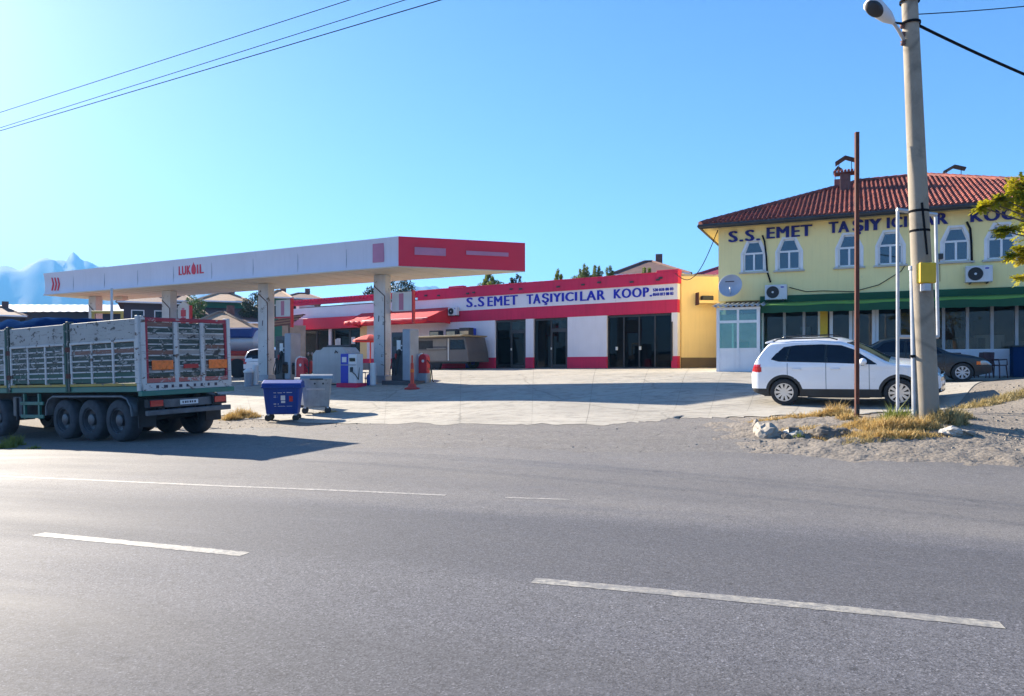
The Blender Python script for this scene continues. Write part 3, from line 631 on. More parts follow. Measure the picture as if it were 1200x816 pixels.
MB().box(rx(347)-.01, rx(360), -.358, -.351, H1-.09, H2+.01).build('faded_panel', 'faded_pink', sb)
# lettering
def rtext(s, u0, u1, v0, v1):
    xa, z1 = RF.px(u0, v0); _, z0 = RF.px(u0, v1); xb = rx(u1); text('letters', s, (xa, xb, z0, z1), 'letter_blue', red, -.012, .015, .022)
rtext('S.S', 547.2, 567.3, 349.2, 360.3); rtext('EMET', 571.9, 606.4, 348.2, 359.2); rtext('TA', 617.8, 633.2, 345.5, 356.6); rtext('ŞIYICI', 635.7, 675.8, 344.2, 357.8)
rtext('LAR', 680.4, 708.8, 341.8, 352.9); rtext('KOOP.', 719.9, 763.7, 339.3, 350.2)
rtext('530 038 88 03', 765.5, 789, 338.4, 341.8); rtext('0544 813 08 03', 765.5, 789, 343.6, 347.2)
# red fabric awnings over the shop front beside the pillar
def awning(name, label, u0, u1, out, ztop, drop, val, rips=False):
    xa, xb = rx(u0), rx(u1); o = RF.world(xa, 0, 0); t = thing(name, label, 'awning', o, RA)
    w = xb-xa; n = 14; b = MB(); vv = []
    for k in range(n+1):
        x = w*k/n
        for j in range(5):
            f = j/4; sag = -.07*math.sin(f*math.pi) - (.05*abs(math.sin(k*1.1)) if rips else .03*math.sin(k*2.))*f
            vv.append((x, -.03-out*f, ztop-drop*f+sag))
        vv.append((x, -out-.035, ztop-drop-val + .06*math.sin(k*1.9)))
    b.add(vv, [(k*6+j, (k+1)*6+j, (k+1)*6+j+1, k*6+j+1) for k in range(n) for j in range(5)])
    c = b.build('fabric', 'awning_red', t, smooth=True); s = c.modifiers.new('th', 'SOLIDIFY'); s.thickness = .012
    for x in (0, w):
        q = MB(); q.add([(x, -.02, ztop), (x, -out, ztop-drop), (x, -out, ztop-drop-val*.6), (x, -.02, ztop-drop-.25)], [(0, 1, 2, 3)]); e = q.build('side_flap', 'awning_red', t); s = e.modifiers.new('th', 'SOLIDIFY'); s.thickness = .012
    for x in (.05, w/2, w-.05): MB().tube([(x, -.02, ztop-drop-.1), (x, -out+.02, ztop-drop-.03)], .02, 6).build('arm', 'galv', t)
    MB().tube([(0, -out+.01, ztop-drop-.01), (w, -out+.01, ztop-drop-.01)], .025, 6).build('front_bar', 'galv', t)
    return t
awning('fabric_awning', 'red fabric awning left of the pillar above the station office door', 424, 451, 1.5, 3.55, .62, .22)
awning('fabric_awning', 'wide sagging red fabric awning above the grey food trailer', 452, 528, 2.1, 3.62, .72, .28, True)
# air conditioner, blue box, posters
def ac_unit(name, label, loc, rz, s=1.0):
    t = thing(name, label, 'air conditioner', loc, rz, 'air conditioner outdoor units')
    w, d, h = .84*s, .32*s, .60*s
    MB().box(-w/2, w/2, -d, 0, 0, h).build('casing', 'ac_body', t, bevel=.02, seg=2)
    cx = -w*.14; c = (cx, -d-.002, h*.5)
    g = MB(); g.lathe([(h*.40, .0), (h*.40, -.02), (h*.36, -.025), (h*.36, .0)], c, 'y', 28); gr = g.build('fan_ring', 'ac_dark', t)
    MB().lathe([(h*.36, -.003), (.001, -.003)], c, 'y', 28).build('fan_opening', 'ac_dark', gr)
    for k in range(5):
        r = h*.36*(k+1)/5.5; MB().lathe([(r, -.012), (r+.006, -.016), (r+.008, -.010)], c, 'y', 24).build('grille_ring', 'ac_dark', gr)
    MB().cyl((cx, -d-.02, h*.5), (cx, -d-.035, h*.5), h*.07, None, 14).build('fan_hub', 'ac_body', gr)
    MB().box(w*.22, w*.36, -d-.004, -d, h*.78, h*.86).build('badge', 'letter_blue', t)
    for x in (-w*.32, w*.32): MB().box(x-.02, x+.02, -d, .1, -.045, 0).build('bracket', 'gutter', t)
    return t
x, z = RF.px(534, 370, -.05); ac_unit('air_conditioner', 'small air conditioner unit at the right end of the wide red awning', RF.world(x, -.12, z), RA, .78)
def post_box(u0, u1, v0, v1, yo, m, name, label, cat, par=None):
    x0, z1 = RF.px(u0, v0, yo); x1, z0 = RF.px(u1, v1, yo); p = RF.world(x0, yo, 0); p.z = gz(p.x, p.y); d = RF.o.z - p.z
    t = thing(name, label, cat, p, RA); return t, x1-x0, d+z0, d+z1
t, w, z0, z1 = post_box(545, 554, 385, 428, -.35, 'blue_paint', 'ice_cream_freezer', 'tall blue vending cabinet standing against the white wall', 'vending cabinet')
MB().box(0, w, 0, .33, 0.06, z1).build('body', 'blue_paint', t, bevel=.02); MB().box(w*.15, w*.8, -.008, 0, z1-.9, z1-.45).build('label_panel', 'paper', t); MB().box(w*.9, w*.96, -.03, 0, .6, 1.2).build('handle', 'chrome', t); MB().box(.03, w-.03, .03, .3, 0, .06).build('plinth', 'black_plastic', t)
p = RF.world(rx(559), -.35, 0); p.z = gz(p.x, p.y)
t = thing('tyre_pile', 'dark scrap tyre leaning on the red wall base', 'tyre', p, RA)
MB().lathe([(.20, -.09), (.33, -.11), (.40, -.05), (.40, .05), (.33, .11), (.20, .09), (.20, -.09)], (0, 0, .40), 'y', 24).build('tyre_ring', 'tyre', t, smooth=True)
# ------------------------------------------------------------------ yellow-rendered wing beside the alley
YW = Frame(8.25, 36.25, CZ-.1, R(6)); wg = thing('yellow_outbuilding', 'low yellow rendered building with a brown base between the two shops', 'building', YW.o, YW.a)
hw = 4.52
MB().box(0.02, 5.5, .0, .3, .55, hw).build('wall', 'plaster_warm', wg); MB().box(0.02, 5.5, -.02, .3, -.5, .55).build('base_band', 'plaster_brown', wg); MB().box(5.2, 5.5, .3, 5, -.5, hw).build('wall', 'plaster_warm', wg); MB().box(0.02, 5.5, 4.7, 5, -.5, hw).build('wall', 'plaster_warm', wg)
MB().box(0., 5.5, .0, 5, hw, hw+.1).build('roof_slab', 'concrete', wg)
q = YW.px(820, 345)[0]; ld = MB().box(q-.2, q+3.2, -.5, .0, 3.18, 3.32).build('ledge', 'plaster_warm', wg)
MB().box(q-.02, q+.55, -.42, -.12, 3.32, 3.55).build('lamp_box', 'ac_dark', ld, bevel=.03); MB().box(q-.24, q-.20, -.45, -.05, 3.1, 3.7).build('bracket', 'rust', ld)
q2 = YW.px(843, 400)[0]
bk = thing('plastic_bucket', 'pale yellow plastic bucket at the foot of the white porch', 'bucket', YW.world(q2-.9, -2.9, 0), 0); bk.location.z = gz(bk.location.x, bk.location.y)
MB().lathe([(.0, .01), (.17, .0), (.21, .48), (.225, .5), (.20, .49), (.16, .05), (0, .04)], (0, 0, 0), 'z', 20).build('body', 'beam_yellow', bk, smooth='auto'); MB().tube([(-.2, 0, .47), (-.14, 0, .3), (.14, 0, .3), (.2, 0, .47)], .008, 5).build('handle', 'galv', bk)
# ------------------------------------------------------------------ two-storey yellow building with tiled hip roof
YA = math.atan2(-.416, .91); YF = Frame(8.51, 30.6, CZ-.16, YA)
yel = thing('yellow_building', 'two-storey yellow building with red tiled hip roof and navy lettering', 'building', YF.o, YA)
def yx(u, v=330): return YF.px(u, v)[0]
BL, BD, EV = 13.3, 12.0, CZ + 163/870*30.3 - YF.o.z         # length, depth, eave height
GF = 2.85                                                    # top of the shop front
wins = [(871, 896, 286.6, 321), (911.5, 938, 283, 318), (982, 1008.5, 277, 314), (1029, 1058, 273.6, 311.3), (1105, 1136, 266, 304.5), (1157, 1191, 260.5, 301)]
W_ = []
for a, b_, c, d in wins:
    x0, z1 = YF.px(a, c); x1, _ = YF.px(b_, c); _, z0 = YF.px(a, d); W_.append((x0, x1, z0, z1))
zlo = min(w[2] for w in W_); zhi = max(w[3] for w in W_); zlo, zhi = sum(w[2] for w in W_)/6, sum(w[3] for w in W_)/6
W_ = [(w[0], w[1], zlo, zhi) for w in W_]
MB().box(0, BL, 0, .25, GF, zlo).build('wall', 'plaster_yellow', yel); MB().box(0, BL, 0, .25, zhi, EV).build('wall', 'plaster_yellow', yel)
cuts = [0] + [q for w in W_ for q in (w[0], w[1])] + [BL]
for i in range(0, len(cuts), 2): MB().box(cuts[i], cuts[i+1], 0, .25, zlo, zhi).build('wall', 'plaster_yellow', yel)
MB().box(0, .25, .25, BD, -.6, EV).build('side_wall', 'plaster_yellow', yel); MB().box(BL-.25, BL, .25, BD, -.6, EV).build('side_wall', 'plaster_yellow', yel); MB().box(.25, BL-.25, BD-.25, BD, -.6, EV).build('back_wall', 'plaster_yellow', yel)
MB().box(.25, BL-.25, .25, BD-.25, EV-.2, EV-.1).build('ceiling', 'interior_light', yel); MB().box(.25, BL-.25, .26, BD-.25, GF-.05, GF+.1).build('upper_floor', 'interior', yel)
MB().box(.25, BL-.25, 5.5, 5.6, -.3, GF-.05).build('partition', 'interior', yel); MB().box(.25, BL-.25, 3, 3.1, GF+.1, EV-.2).build('partition', 'interior_light', yel)
# arched windows: two lower panes, a tapering pane above, pale surround
for i, (x0, x1, z0, z1) in enumerate(W_):
    w = x1-x0; zs = z0 + (z1-z0)*.60; c = .09
    wo_ = MB(); arch = [(x0, zs), (x0+w*.10, zs+(z1-zs)*.5), (x0+w*.26, z1-.02), (x1-w*.26, z1-.02), (x1-w*.10, zs+(z1-zs)*.5), (x1, zs)]
    # spandrels fill the square corners beside the arch
    wn = MB().box(x0, x1, .06, .10, zs-.04, zs+.035).build('window', 'pvc', yel)
    for sg in (0, 1):
        pts = [(x0, zs), (x0+w*.22, z1), (x0, z1)] if sg == 0 else [(x1, zs), (x1, z1), (x1-w*.22, z1)]
        pts = pts if sg else [(x0, zs), (x0+w*.22, z1), (x0, z1)]
        MB().prism(pts, .004, .25).build('spandrel', 'plaster_yellow', wn)
    def bar(ax, az, bx, bz, t=.045, y0=.05, y1=.10, nm='frame_bar', par=None, m='pvc'):
        d = Vector((bx-ax, bz-az)); n = Vector((-d.y, d.x)).normalized()*t
        MB().prism([(ax, az), (bx, bz), (bx+n.x, bz+n.y), (ax+n.x, az+n.y)], y0, y1).build(nm, m, par or wn)
    bar(x0, zs, x0, z0, .07); bar(x1, z0, x1, zs, .07); bar(x0, z0, x1, z0, .06); xm = (x0+x1)/2; MB().box(xm-.035, xm+.035, .05, .10, z0+.06, zs-.04).build('mullion', 'pvc', wn)
    bar(x0+w*.22, z1, x0, zs, .07); bar(x1, zs, x1-w*.22, z1, .07); MB().box(x0+w*.2, x1-w*.2, .05, .10, z1-.06, z1).build('head', 'pvc', wn)
    for k, (pa_, pb) in enumerate(((x0+.07, xm-.035), (xm+.035, x1-.07))): MB().box(pa_, pb, .075, .08, z0+.06, zs-.04).build('pane', 'window_glass', wn)
    MB().prism([(x0+.03, zs+.035), (x1-.03, zs+.035), (x1-w*.24, z1-.05), (x0+w*.24, z1-.05)], .075, .08).build('pane', 'window_glass', wn)
    cu = MB(); n = 18                                                    # curtain folds just behind
    side = (x0+.05, xm-.06) if i % 2 == 0 else (xm+.06, x1-.05)
    vv = [];
    for k in range(n+1): vv += [(side[0]+(side[1]-side[0])*k/n, .2+.025*math.sin(k*1.7), z0+.03), (side[0]+(side[1]-side[0])*k/n, .2+.025*math.sin(k*1.7), zs)]
    cu.add(vv, [(2*k, 2*k+2, 2*k+3, 2*k+1) for k in range(n)]); cu.build('curtain', 'curtain', wn, smooth=True)
    # pale painted surround
    bar(x0-.10, zs, x0-.10, z0-.02, .10, -.012, .03, 'surround', wn, 'pvc'); bar(x1, zs, x1, z0-.02, .10, -.012, .03, 'surround', wn, 'pvc')
    bar(x0-.1, zs, x0+w*.20, z1+.10, -.095, -.012, .03, 'surround', wn, 'pvc'); bar(x1-w*.20, z1+.10, x1+.1, zs, -.095, -.012, .03, 'surround', wn, 'pvc'); MB().box(x0+w*.22, x1-w*.22, -.011, .03, z1, z1+.09).build('surround', 'pvc', wn)
    MB().box(x0-.16, x1+.16, -.10, .05, z0-.09, z0-.025).build('sill', 'sill', wn, bevel=.01)
# lettering
def ytext(s, u0, u1, v0, v1):
    xa, z1 = YF.px(u0, v0); _, z0 = YF.px(u0, v1); xb = yx(u1, v0); text('letters', s, (xa, xb, z0, z1), 'letter_navy', yel, -.03, .03, .028)
ytext('S.S.', 854.7, 890, 271.6, 284.3); ytext('EMET', 899.3, 951, 267.3, 280); ytext('TA', 972, 994.4, 260.9, 273.6); ytext('ŞIY', 1000, 1032, 258, 275.5)
ytext('ICI', 1040, 1062, 255.4, 267.9); ytext('LAR', 1069, 1110, 252.6, 265.4); ytext('KOOP.', 1138, 1212, 247.5, 260.8)
# hip roof
OV = .62; RT = (5.35, 7.9); RW = 6.0; RZ = 8.40 + CZ - YF.o.z; EZ = EV + .10
A, B, C_, D = (-OV, -OV, EZ), (BL+OV, -OV, EZ), (BL+OV, BD+OV, EZ), (-OV, BD+OV, EZ); P, Q = (RT[0], RW, RZ), (RT[1], RW, RZ)
rf = MB(); rf.add([A, B, C_, D, P, Q], [(0, 1, 5, 4), (1, 2, 5), (2, 3, 4, 5), (3, 0, 4)]); roof = rf.build('roof', 'roof_brown', yel)
MB().prismz([(-OV, -OV), (BL+OV, -OV), (BL+OV, BD+OV), (-OV, BD+OV)], EV, EV+.06).build('soffit', 'soffit_wood', roof)
for nm, a, b_ in (('gutter', (-OV-.05, -OV-.05, EV+.05), (BL+OV, -OV-.05, EV+.05)), ('gutter', (-OV-.05, -OV-.05, EV+.05), (-OV-.05, BD+OV, EV+.05))): MB().tube([a, b_], .075, 8).build(nm, 'gutter', roof, smooth='auto')
MB().box(-OV, BL+OV, -OV-.01, -OV+.02, EV-.06, EV+.12).build('fascia_board', 'gutter', roof); MB().box(-OV-.01, -OV+.02, -OV, BD+OV, EV-.06, EV+.12).build('fascia_board', 'gutter', roof)
def tile_plane(corners, name):                                           # rows of curved clay tiles over one roof plane (corners: eave a, eave b, top b, top a)
    a, b_, c, d = [Vector(p) for p in corners]; ex = (b_-a).normalized(); nrm = (b_-a).cross(d-a).normalized(); up = nrm.cross(ex).normalized()
    L = (b_-a).length; def2 = lambda p: ((p-a).dot(ex), (p-a).dot(up)); tx0, ty = def2(d); tx1, _ = def2(c)
    tw, th = .175, .30; mb = MB(); rows = int(ty/th)
    for r in range(rows+1):
        y0 = r*th; y1 = min(y0+th*1.06, ty); f = (y0+th*.5)/ty; lx, rx_ = tx0*f, L+(tx1-L)*f
        k0, k1 = math.ceil(lx/tw-.3), math.floor(rx_/tw-.7)
        for k in range(k0, k1+1):
            x0 = k*tw; sec = [(0, .012), (.10, .004), (.28, .0), (.44, .022), (.58, .052), (.74, .066), (.90, .050), (1.0, .012)]; jx = random.uniform(-.006, .006); jz = random.uniform(-.004, .008)
            vv = []
            for yy, lift in ((y0, .038), (y1, .008)):
                for q, h in sec: vv.append(a + ex*(x0+q*tw+jx) + up*yy + nrm*(h+lift+jz+.015))
            n = len(sec); base = [a + ex*(x0+q*tw+jx) + up*y0 + nrm*(.01) for q, h in sec]
            mb.add(vv + base, [(i, i+1, n+i+1, n+i) for i in range(n-1)] + [(2*n+i, 2*n+i+1, i+1, i) for i in range(n-1)])
    o = mb.build(name, 'roof_tile', roof); o['kind'] = 'stuff'; return o
tile_plane((A, B, Q, P), 'roof_tiles'); tile_plane((D, A, P, P), 'roof_tiles'); tile_plane((B, C_, Q, Q), 'roof_tiles')
def ridge_row(p, q):
    p, q = Vector(p), Vector(q); n = int((q-p).length/.36); d = (q-p)/n
    for k in range(n):
        a = p + d*k; MB().cyl(a + Vector((0, 0, .03)), a + d*1.12 + Vector((0, 0, .075)), .135, .115, 8).build('ridge_tile', 'roof_tile', roof, smooth='auto')
ridge_row(A, P); ridge_row(P, Q); ridge_row(B, Q)
# chimneys
def chimney(u, v0, v1, w, yo, cap, label, tile=False):
    x, z0 = YF.px(u, v0, yo); _, z1 = YF.px(u, v1, yo)
    ch = MB().box(x-w/2, x+w/2, yo, yo+w, z0-.5, z1).build('chimney', 'chimney', roof, bevel=.01)
    if tile:
        for k in range(7): xx = x-w*.95+k*w*1.9/6; MB().tube([(xx, yo-.15, z1+.06), (xx, yo+w*.5, z1+.17), (xx, yo+w+.15, z1+.06)], .055, 7).build('cap_tile', 'roof_tile', ch)
        MB().box(x-w*.9, x+w*.9, yo-.1, yo+w+.1, z1, z1+.04).build('cap_slab', 'chimney', ch)
    zz = z1 + (.28 if tile else .12); c = MB()
    c.prism([(x-.40*cap, zz+.22), (x, zz+.46), (x+.40*cap, zz+.30), (x+.40*cap, zz+.26), (x, zz+.42), (x-.40*cap, zz+.17)][::-1], yo-.12, yo+w+.12); c.build('cowl', 'chimney_metal', ch)
    for sx in (-.25, .25): MB().cyl((x+sx*cap, yo+w/2, z1), (x+sx*cap, yo+w/2, zz+.34), .015, None, 6).build('cowl_leg', 'chimney_metal', ch)
chimney(990.5, 226, 203, .42, 3.9, 1.0, '', True); chimney(982, 222, 210, .32, 6.2, 0.5, ''); chimney(1118.5, 216, 209, .36, 6.6, 1.1, '')
# green awning along the shop front
xA, xB = yx(891, 360), BL+.3
zA = YF.px(940, 346)[1]
aw = thing('shop_awning', 'long green awning above the shop windows of the yellow building', 'awning', YF.world(xA, 0, 0), YA); wA = xB-xA
MB().box(0, wA, -.16, -.002, zA-.28, zA).build('cassette', 'awning_green_shaded', aw, bevel=.02)
b = MB(); n = 40; vv = []
for k in range(n+1):
    x = wA*k/n; s = .02*math.sin(k*.9)
    vv += [(x, -.15, zA-.27), (x, -.6, zA-.37+s*.5), (x, -1.05, zA-.47+s), (x, -1.06, zA-.74+.012*math.sin(k*2.7))]
b.add(vv, [(k*4+j, (k+1)*4+j, (k+1)*4+j+1, k*4+j+1) for k in range(n) for j in range(2)]); b.build('fabric', 'awning_green_lit', aw, smooth=True).modifiers.new('t', 'SOLIDIFY').thickness = .01
b = MB(); b.add(vv, [(k*4+2, (k+1)*4+2, (k+1)*4+3, k*4+3) for k in range(n)]); b.build('valance', 'awning_green_shaded', aw).modifiers.new('t', 'SOLIDIFY').thickness = .01
for x in (.1, wA*.33, wA*.66, wA-.1): MB().tube([(x, -.1, zA-.45), (x, -1.0, zA-.5)], .02, 6).build('arm', 'gutter', aw)
# shop front under it: low wall, posts, panes
sf = MB().box(xA, BL, .06, .2, GF-.16, GF).build('shop_front', 'pvc', yel)
MB().box(yx(975), BL, .05, .22, -.6, .78).build('low_wall', 'wall_white', sf)
MB().box(xA, yx(970), .05, .22, -.6, .35).build('low_wall', 'wall_white', sf)
zs_ = .78
def pane(u0, u1, z0, m='shop_glass', v=395):
    x0, x1 = yx(u0, v), yx(u1, v); MB().box(x0+.05, x1-.05, .12, .13, z0, GF-.16).build('pane', m, sf)
    for q in (x0, x1): MB().box(q-.05, q+.05, .06, .18, z0-.04, GF-.16).build('post', 'pvc', sf)
    MB().box(x0, x1, .055, .19, z0-.06, z0).build('rail', 'pvc', sf)
for a, b_ in ((893, 919), (919, 942), (942, 960)): pane(a, b_, .35)
for a, b_ in ((1028, 1054), (1054, 1078), (1078, 1106), (1106, 1134), (1134, 1163), (1163, 1192), (1192, 1222), (1222, 1254)): pane(a, b_, .80)
x0, x1 = yx(961, 395), yx(970, 395); MB().box(x0, x1, -.06, .25, -.5, GF).build('yellow_pier', 'yellow_paint', sf); MB().box(x0+.1, x0+.25, -.065, -.06, .9, 1.05).build('number_plate', 'rust', sf)
for a, b_ in ((972, 999), (1000, 1026)):                                 # two glazed doors
    x0, x1 = yx(a, 395), yx(b_, 395); dr = MB().box(x0, x0+.12, .03, .12, -.2, GF-.16).build('door', 'pvc', sf)
    MB().box(x1-.12, x1, .03, .12, -.2, GF-.16).build('stile', 'pvc', sf); MB().box(x0+.12, x1-.12, .03, .12, GF-.34, GF-.16).build('top_rail', 'pvc', sf); MB().box(x0+.12, x1-.12, .07, .08, .7, GF-.34).build('pane', 'shop_glass', sf); MB().box(x0+.12, x1-.12, .03, .12, -.2, .7).build('door_panel', 'pvc', sf)
# things seen inside: counters, boxes, a cabinet
for u, w, z0, h, m in ((936, .35, .5, 1.3, 'curtain'), (905, .8, .1, .9, 'interior_light'), (1120, 1.1, .0, 1.25, 'interior_light'), (1150, .9, .0, 1.35, 'white_paint'), (1180, 1.2, .0, 1.1, 'interior_light'), (1040, 1.0, 0, 1.0, 'interior')):
    x = yx(u, 395); MB().box(x, x+w, 1.2, 1.9, z0-.1, z0+h).build('counter', m, yel, bevel=.01)
# porch of white plastic frames at the left corner
px0, px1, py = YF.px(839.5, 400, -1.25)[0], YF.px(890.5, 400, -1.25)[0], -1.25
zpt = YF.px(865, 360, -1.25)[1]; zpb = -.45
por = MB().box(px0, px1, py, py+.08, zpt-.10, zpt).build('porch', 'pvc', yel)
zr = YF.px(865, 377, -1.25)[1]; zm_ = YF.px(865, 409, -1.25)[1]; xm = (px0+px1)/2
for q in (px0, xm-.04, px1-.12): MB().box(q, q+(.12 if q != xm-.04 else .08), py, py+.1, zpb, zpt-.10).build('post', 'pvc', por)
cols = ((px0+.12, xm-.04), (xm+.04, px1-.12))
for a, b_ in cols:
    MB().box(a, b_, py+.01, py+.09, zr-.05, zr+.05).build('rail', 'pvc', por); MB().box(a, b_, py+.01, py+.09, zm_-.05, zm_+.03).build('rail', 'pvc', por)
    MB().box(a, b_, py+.045, py+.055, zr+.05, zpt-.10).build('pane', 'porch_glass', por); MB().box(a, b_, py+.045, py+.055, zm_+.03, zr-.05).build('pane', 'porch_glass', por); MB().box(a, b_, py+.03, py+.07, zpb, zm_-.05).build('panel', 'pvc', por)
for xx in (px0, px1-.08):
    MB().box(xx, xx+.08, py+.1, 0, zpb, zm_).build('panel', 'pvc', por); MB().box(xx+.035, xx+.045, py+.1, 0, zm_, zpt-.1).build('pane', 'porch_glass', por); MB().box(xx, xx+.08, py+.1, -.003, zpt-.10, zpt-.002).build('rail', 'pvc', por)
MB().box(px0+.5, px0+.56, -.6, -.5, .0, 1.9).build('inner_post', 'pvc', por); MB().box(px0+.62, px1-.5, -.5, -.42, -.1, 1.15).build('inner_counter', 'house_green', por)
MB().box(.06, px1-.2, -.03, -.004, -.2, zpt-.2).build('inner_door', 'interior_light', por)
n = 60; vv = []; b = MB()
for k in range(n+1):
    x = px0-.15+(px1-px0+.35)*k/n; s = .035*math.sin(k*1.05); vv += [(x, py-.22, zpt+.03+s), (x, .0, zpt+.26+s)]
b.add(vv, [(2*k, 2*k+2, 2*k+3, 2*k+1) for k in range(n)]); b.build('corrugated_roof', 'galv', por, smooth=True).modifiers.new('t', 'SOLIDIFY').thickness = .008
# white A-board beside the porch
x0, z1 = YF.px(894, 408.5, -.9); x1, _ = YF.px(910, 408.5, -.9)
abd = thing('menu_board', 'white framed board leaning beside the porch behind the white car', 'board', YF.world(x0, -.95, 0), YA); abd.location.z = gz(abd.location.x, abd.location.y); hh = z1 + YF.o.z - abd.location.z; ww = x1-x0
MB().box(0, .06, 0, .05, 0, hh).build('side', 'pvc', abd); MB().box(ww-.06, ww, 0, .05, 0, hh).build('side', 'pvc', abd); MB().box(.06, ww-.06, 0, .05, hh-.06, hh).build('top', 'pvc', abd); MB().box(.06, ww-.06, .01, .04, .1, hh-.06).build('panel', 'interior', abd); MB().tube([(ww/2, .05, hh-.1), (ww/2, .5, 0)], .015, 5).build('prop', 'pvc', abd)
# air conditioners, dish, cables on the facade
x, z = YF.px(909.5, 351.5, -.25); ac_unit('air_conditioner', 'air conditioner unit on the yellow wall just above the left end of the green awning', YF.world(x, -.06, z), YA, .98)
x, z = YF.px(1147, 331, -.25); ac_unit('air_conditioner', 'air conditioner unit on the yellow wall below the rightmost windows', YF.world(x, -.06, z), YA, .98)
x, z = YF.px(856.5, 336, -.45); ds = thing('satellite_dish', 'round grey satellite dish on the corner of the yellow building', 'satellite dish', YF.world(x, -.12, z-.25), YA)
rr = .46; prof_ = [(.001, 0)] + [(rr*k/8, .14*(k/8)**2) for k in range(1, 9)] + [(rr+.012, .135), (rr*.5, .01), (.001, -.015)]
dm = MB(); dm.lathe([(r, -h) for r, h in prof_], (0, 0, 0), 'y', 36); dsh = dm.build('reflector', 'dish', ds, smooth='auto'); dsh.location = (0, -.30, .25); dsh.rotation_euler = (R(-14), 0, R(-6))
MB().tube([(0, 0, .1), (0, -.28, .2)], .03, 8).build('mount', 'galv', ds); MB().tube([(0, -.32, -.12), (.02, -.62, .02), (.02, -.72, .12)], .014, 6).build('arm', 'galv', ds); MB().cyl((.02, -.72, .10), (.02, -.66, .18), .035, None, 10).build('receiver', 'white_paint', ds); MB().box(-.2, .15, -.47, -.455, .42, .46).build('brand_strip', 'house_dark', ds)
def cable(name, pts, r, label, m='wire'):
    b = MB(); b.tube(pts, r, 5); return tag(b.build(name, m, smooth=True), label, 'cable')
def ypts(L, yo=-.04): return [YF.world(YF.px(u, v, yo)[0], yo, YF.px(u, v, yo)[1]) for u, v in L]
cable('wall_cable', ypts([(893.5, 276), (896, 283), (898, 300), (899, 318), (903, 331)]), .035, 'thick dark pipe down the yellow wall left of the EMET windows')
cable('wall_cable', ypts([(1133, 260), (1137, 268), (1138.5, 285), (1139, 308)]), .04, 'thick dark pipe down the yellow wall to the right air conditioner')
cable('wall_cable', ypts([(925, 337), (945, 342), (965, 341), (1000, 342), (1030, 334), (1056, 318), (1062, 309)]), .015, 'thin dark cable running up the yellow wall above the green awning')
cable('wall_cable', ypts([(1101, 301), (1101.5, 330)], -.02), .008, 'thin cable hanging below the wall lamp')
x, z = YF.px(1101, 301); lb = tag(MB().box(-.11, .11, -.14, 0, -.1, .1).build('wall_lamp', 'ac_dark', bevel=.02), 'small black box lamp on the yellow wall left of the fifth window', 'lamp'); lb.location = YF.world(x, 0, z); lb.rotation_euler = (0, 0, YA)
p0_ = YF.world(.02, -.3, EV-.1); p1_ = RF.world(-.3, .2, H4+.05)
cable('roof_cable', [p0_.lerp(p1_, t) + Vector((0, 0, -1.1*math.sin(math.pi*t))) for t in [k/14 for k in range(15)]], .018, 'slack cable from the yellow eave to the red parapet corner')
# dark cabinet and chairs in front of the shop windows
x0 = YF.px(1186, 420, -.6)[0]; cb = thing('dark_cabinet', 'dark blue metal cabinet against the shop front at the right edge', 'cabinet', YF.world(x0, -.75, 0), YA); cb.location.z = gz(cb.location.x, cb.location.y)
MB().box(0, 1.3, 0, .6, 0, 1.05).build('body', 'tarp_blue', cb, bevel=.02); MB().box(-.03, 1.33, -.03, .62, 1.05, 1.1).build('top', 'chassis', cb); MB().box(.62, .66, -.02, 0, .1, .95).build('door_gap', 'chassis', cb)
def chair(u, rz, label):
    x = YF.px(u, 430, -1.4)[0]; p = YF.world(x, -1.4, 0); p.z = gz(p.x, p.y); t = thing('garden_chair', label, 'chair', p, YA+rz, 'maroon plastic chairs')
    MB().box(-.22, .22, -.22, .22, .42, .46).build('seat', 'maroon', t, bevel=.015); MB().prismx([(.18, .46), (.24, .46), (.36, .88), (.31, .9)], -.23, .23).build('backrest', 'maroon', t, bevel=.01)
    for sx in (-.2, .2):
        for sy in (-.2, .2): MB().cyl((sx, sy, .42), (sx*1.15, sy*1.15, 0), .022, .018, 8).build('leg', 'maroon', t)
        MB().tube([(sx*1.15, .24, .62), (sx*1.2, -.2, .64), (sx*1.1, -.22, .44)], .022, 6).build('armrest', 'maroon', t)
chair(1126, .5, 'maroon plastic chair behind the windscreen of the dark sedan'); chair(1153, -.4, 'maroon plastic chair behind the bonnet of the dark sedan'); chair(1168, .9, 'maroon plastic chair in front of the sedan at the low wall')
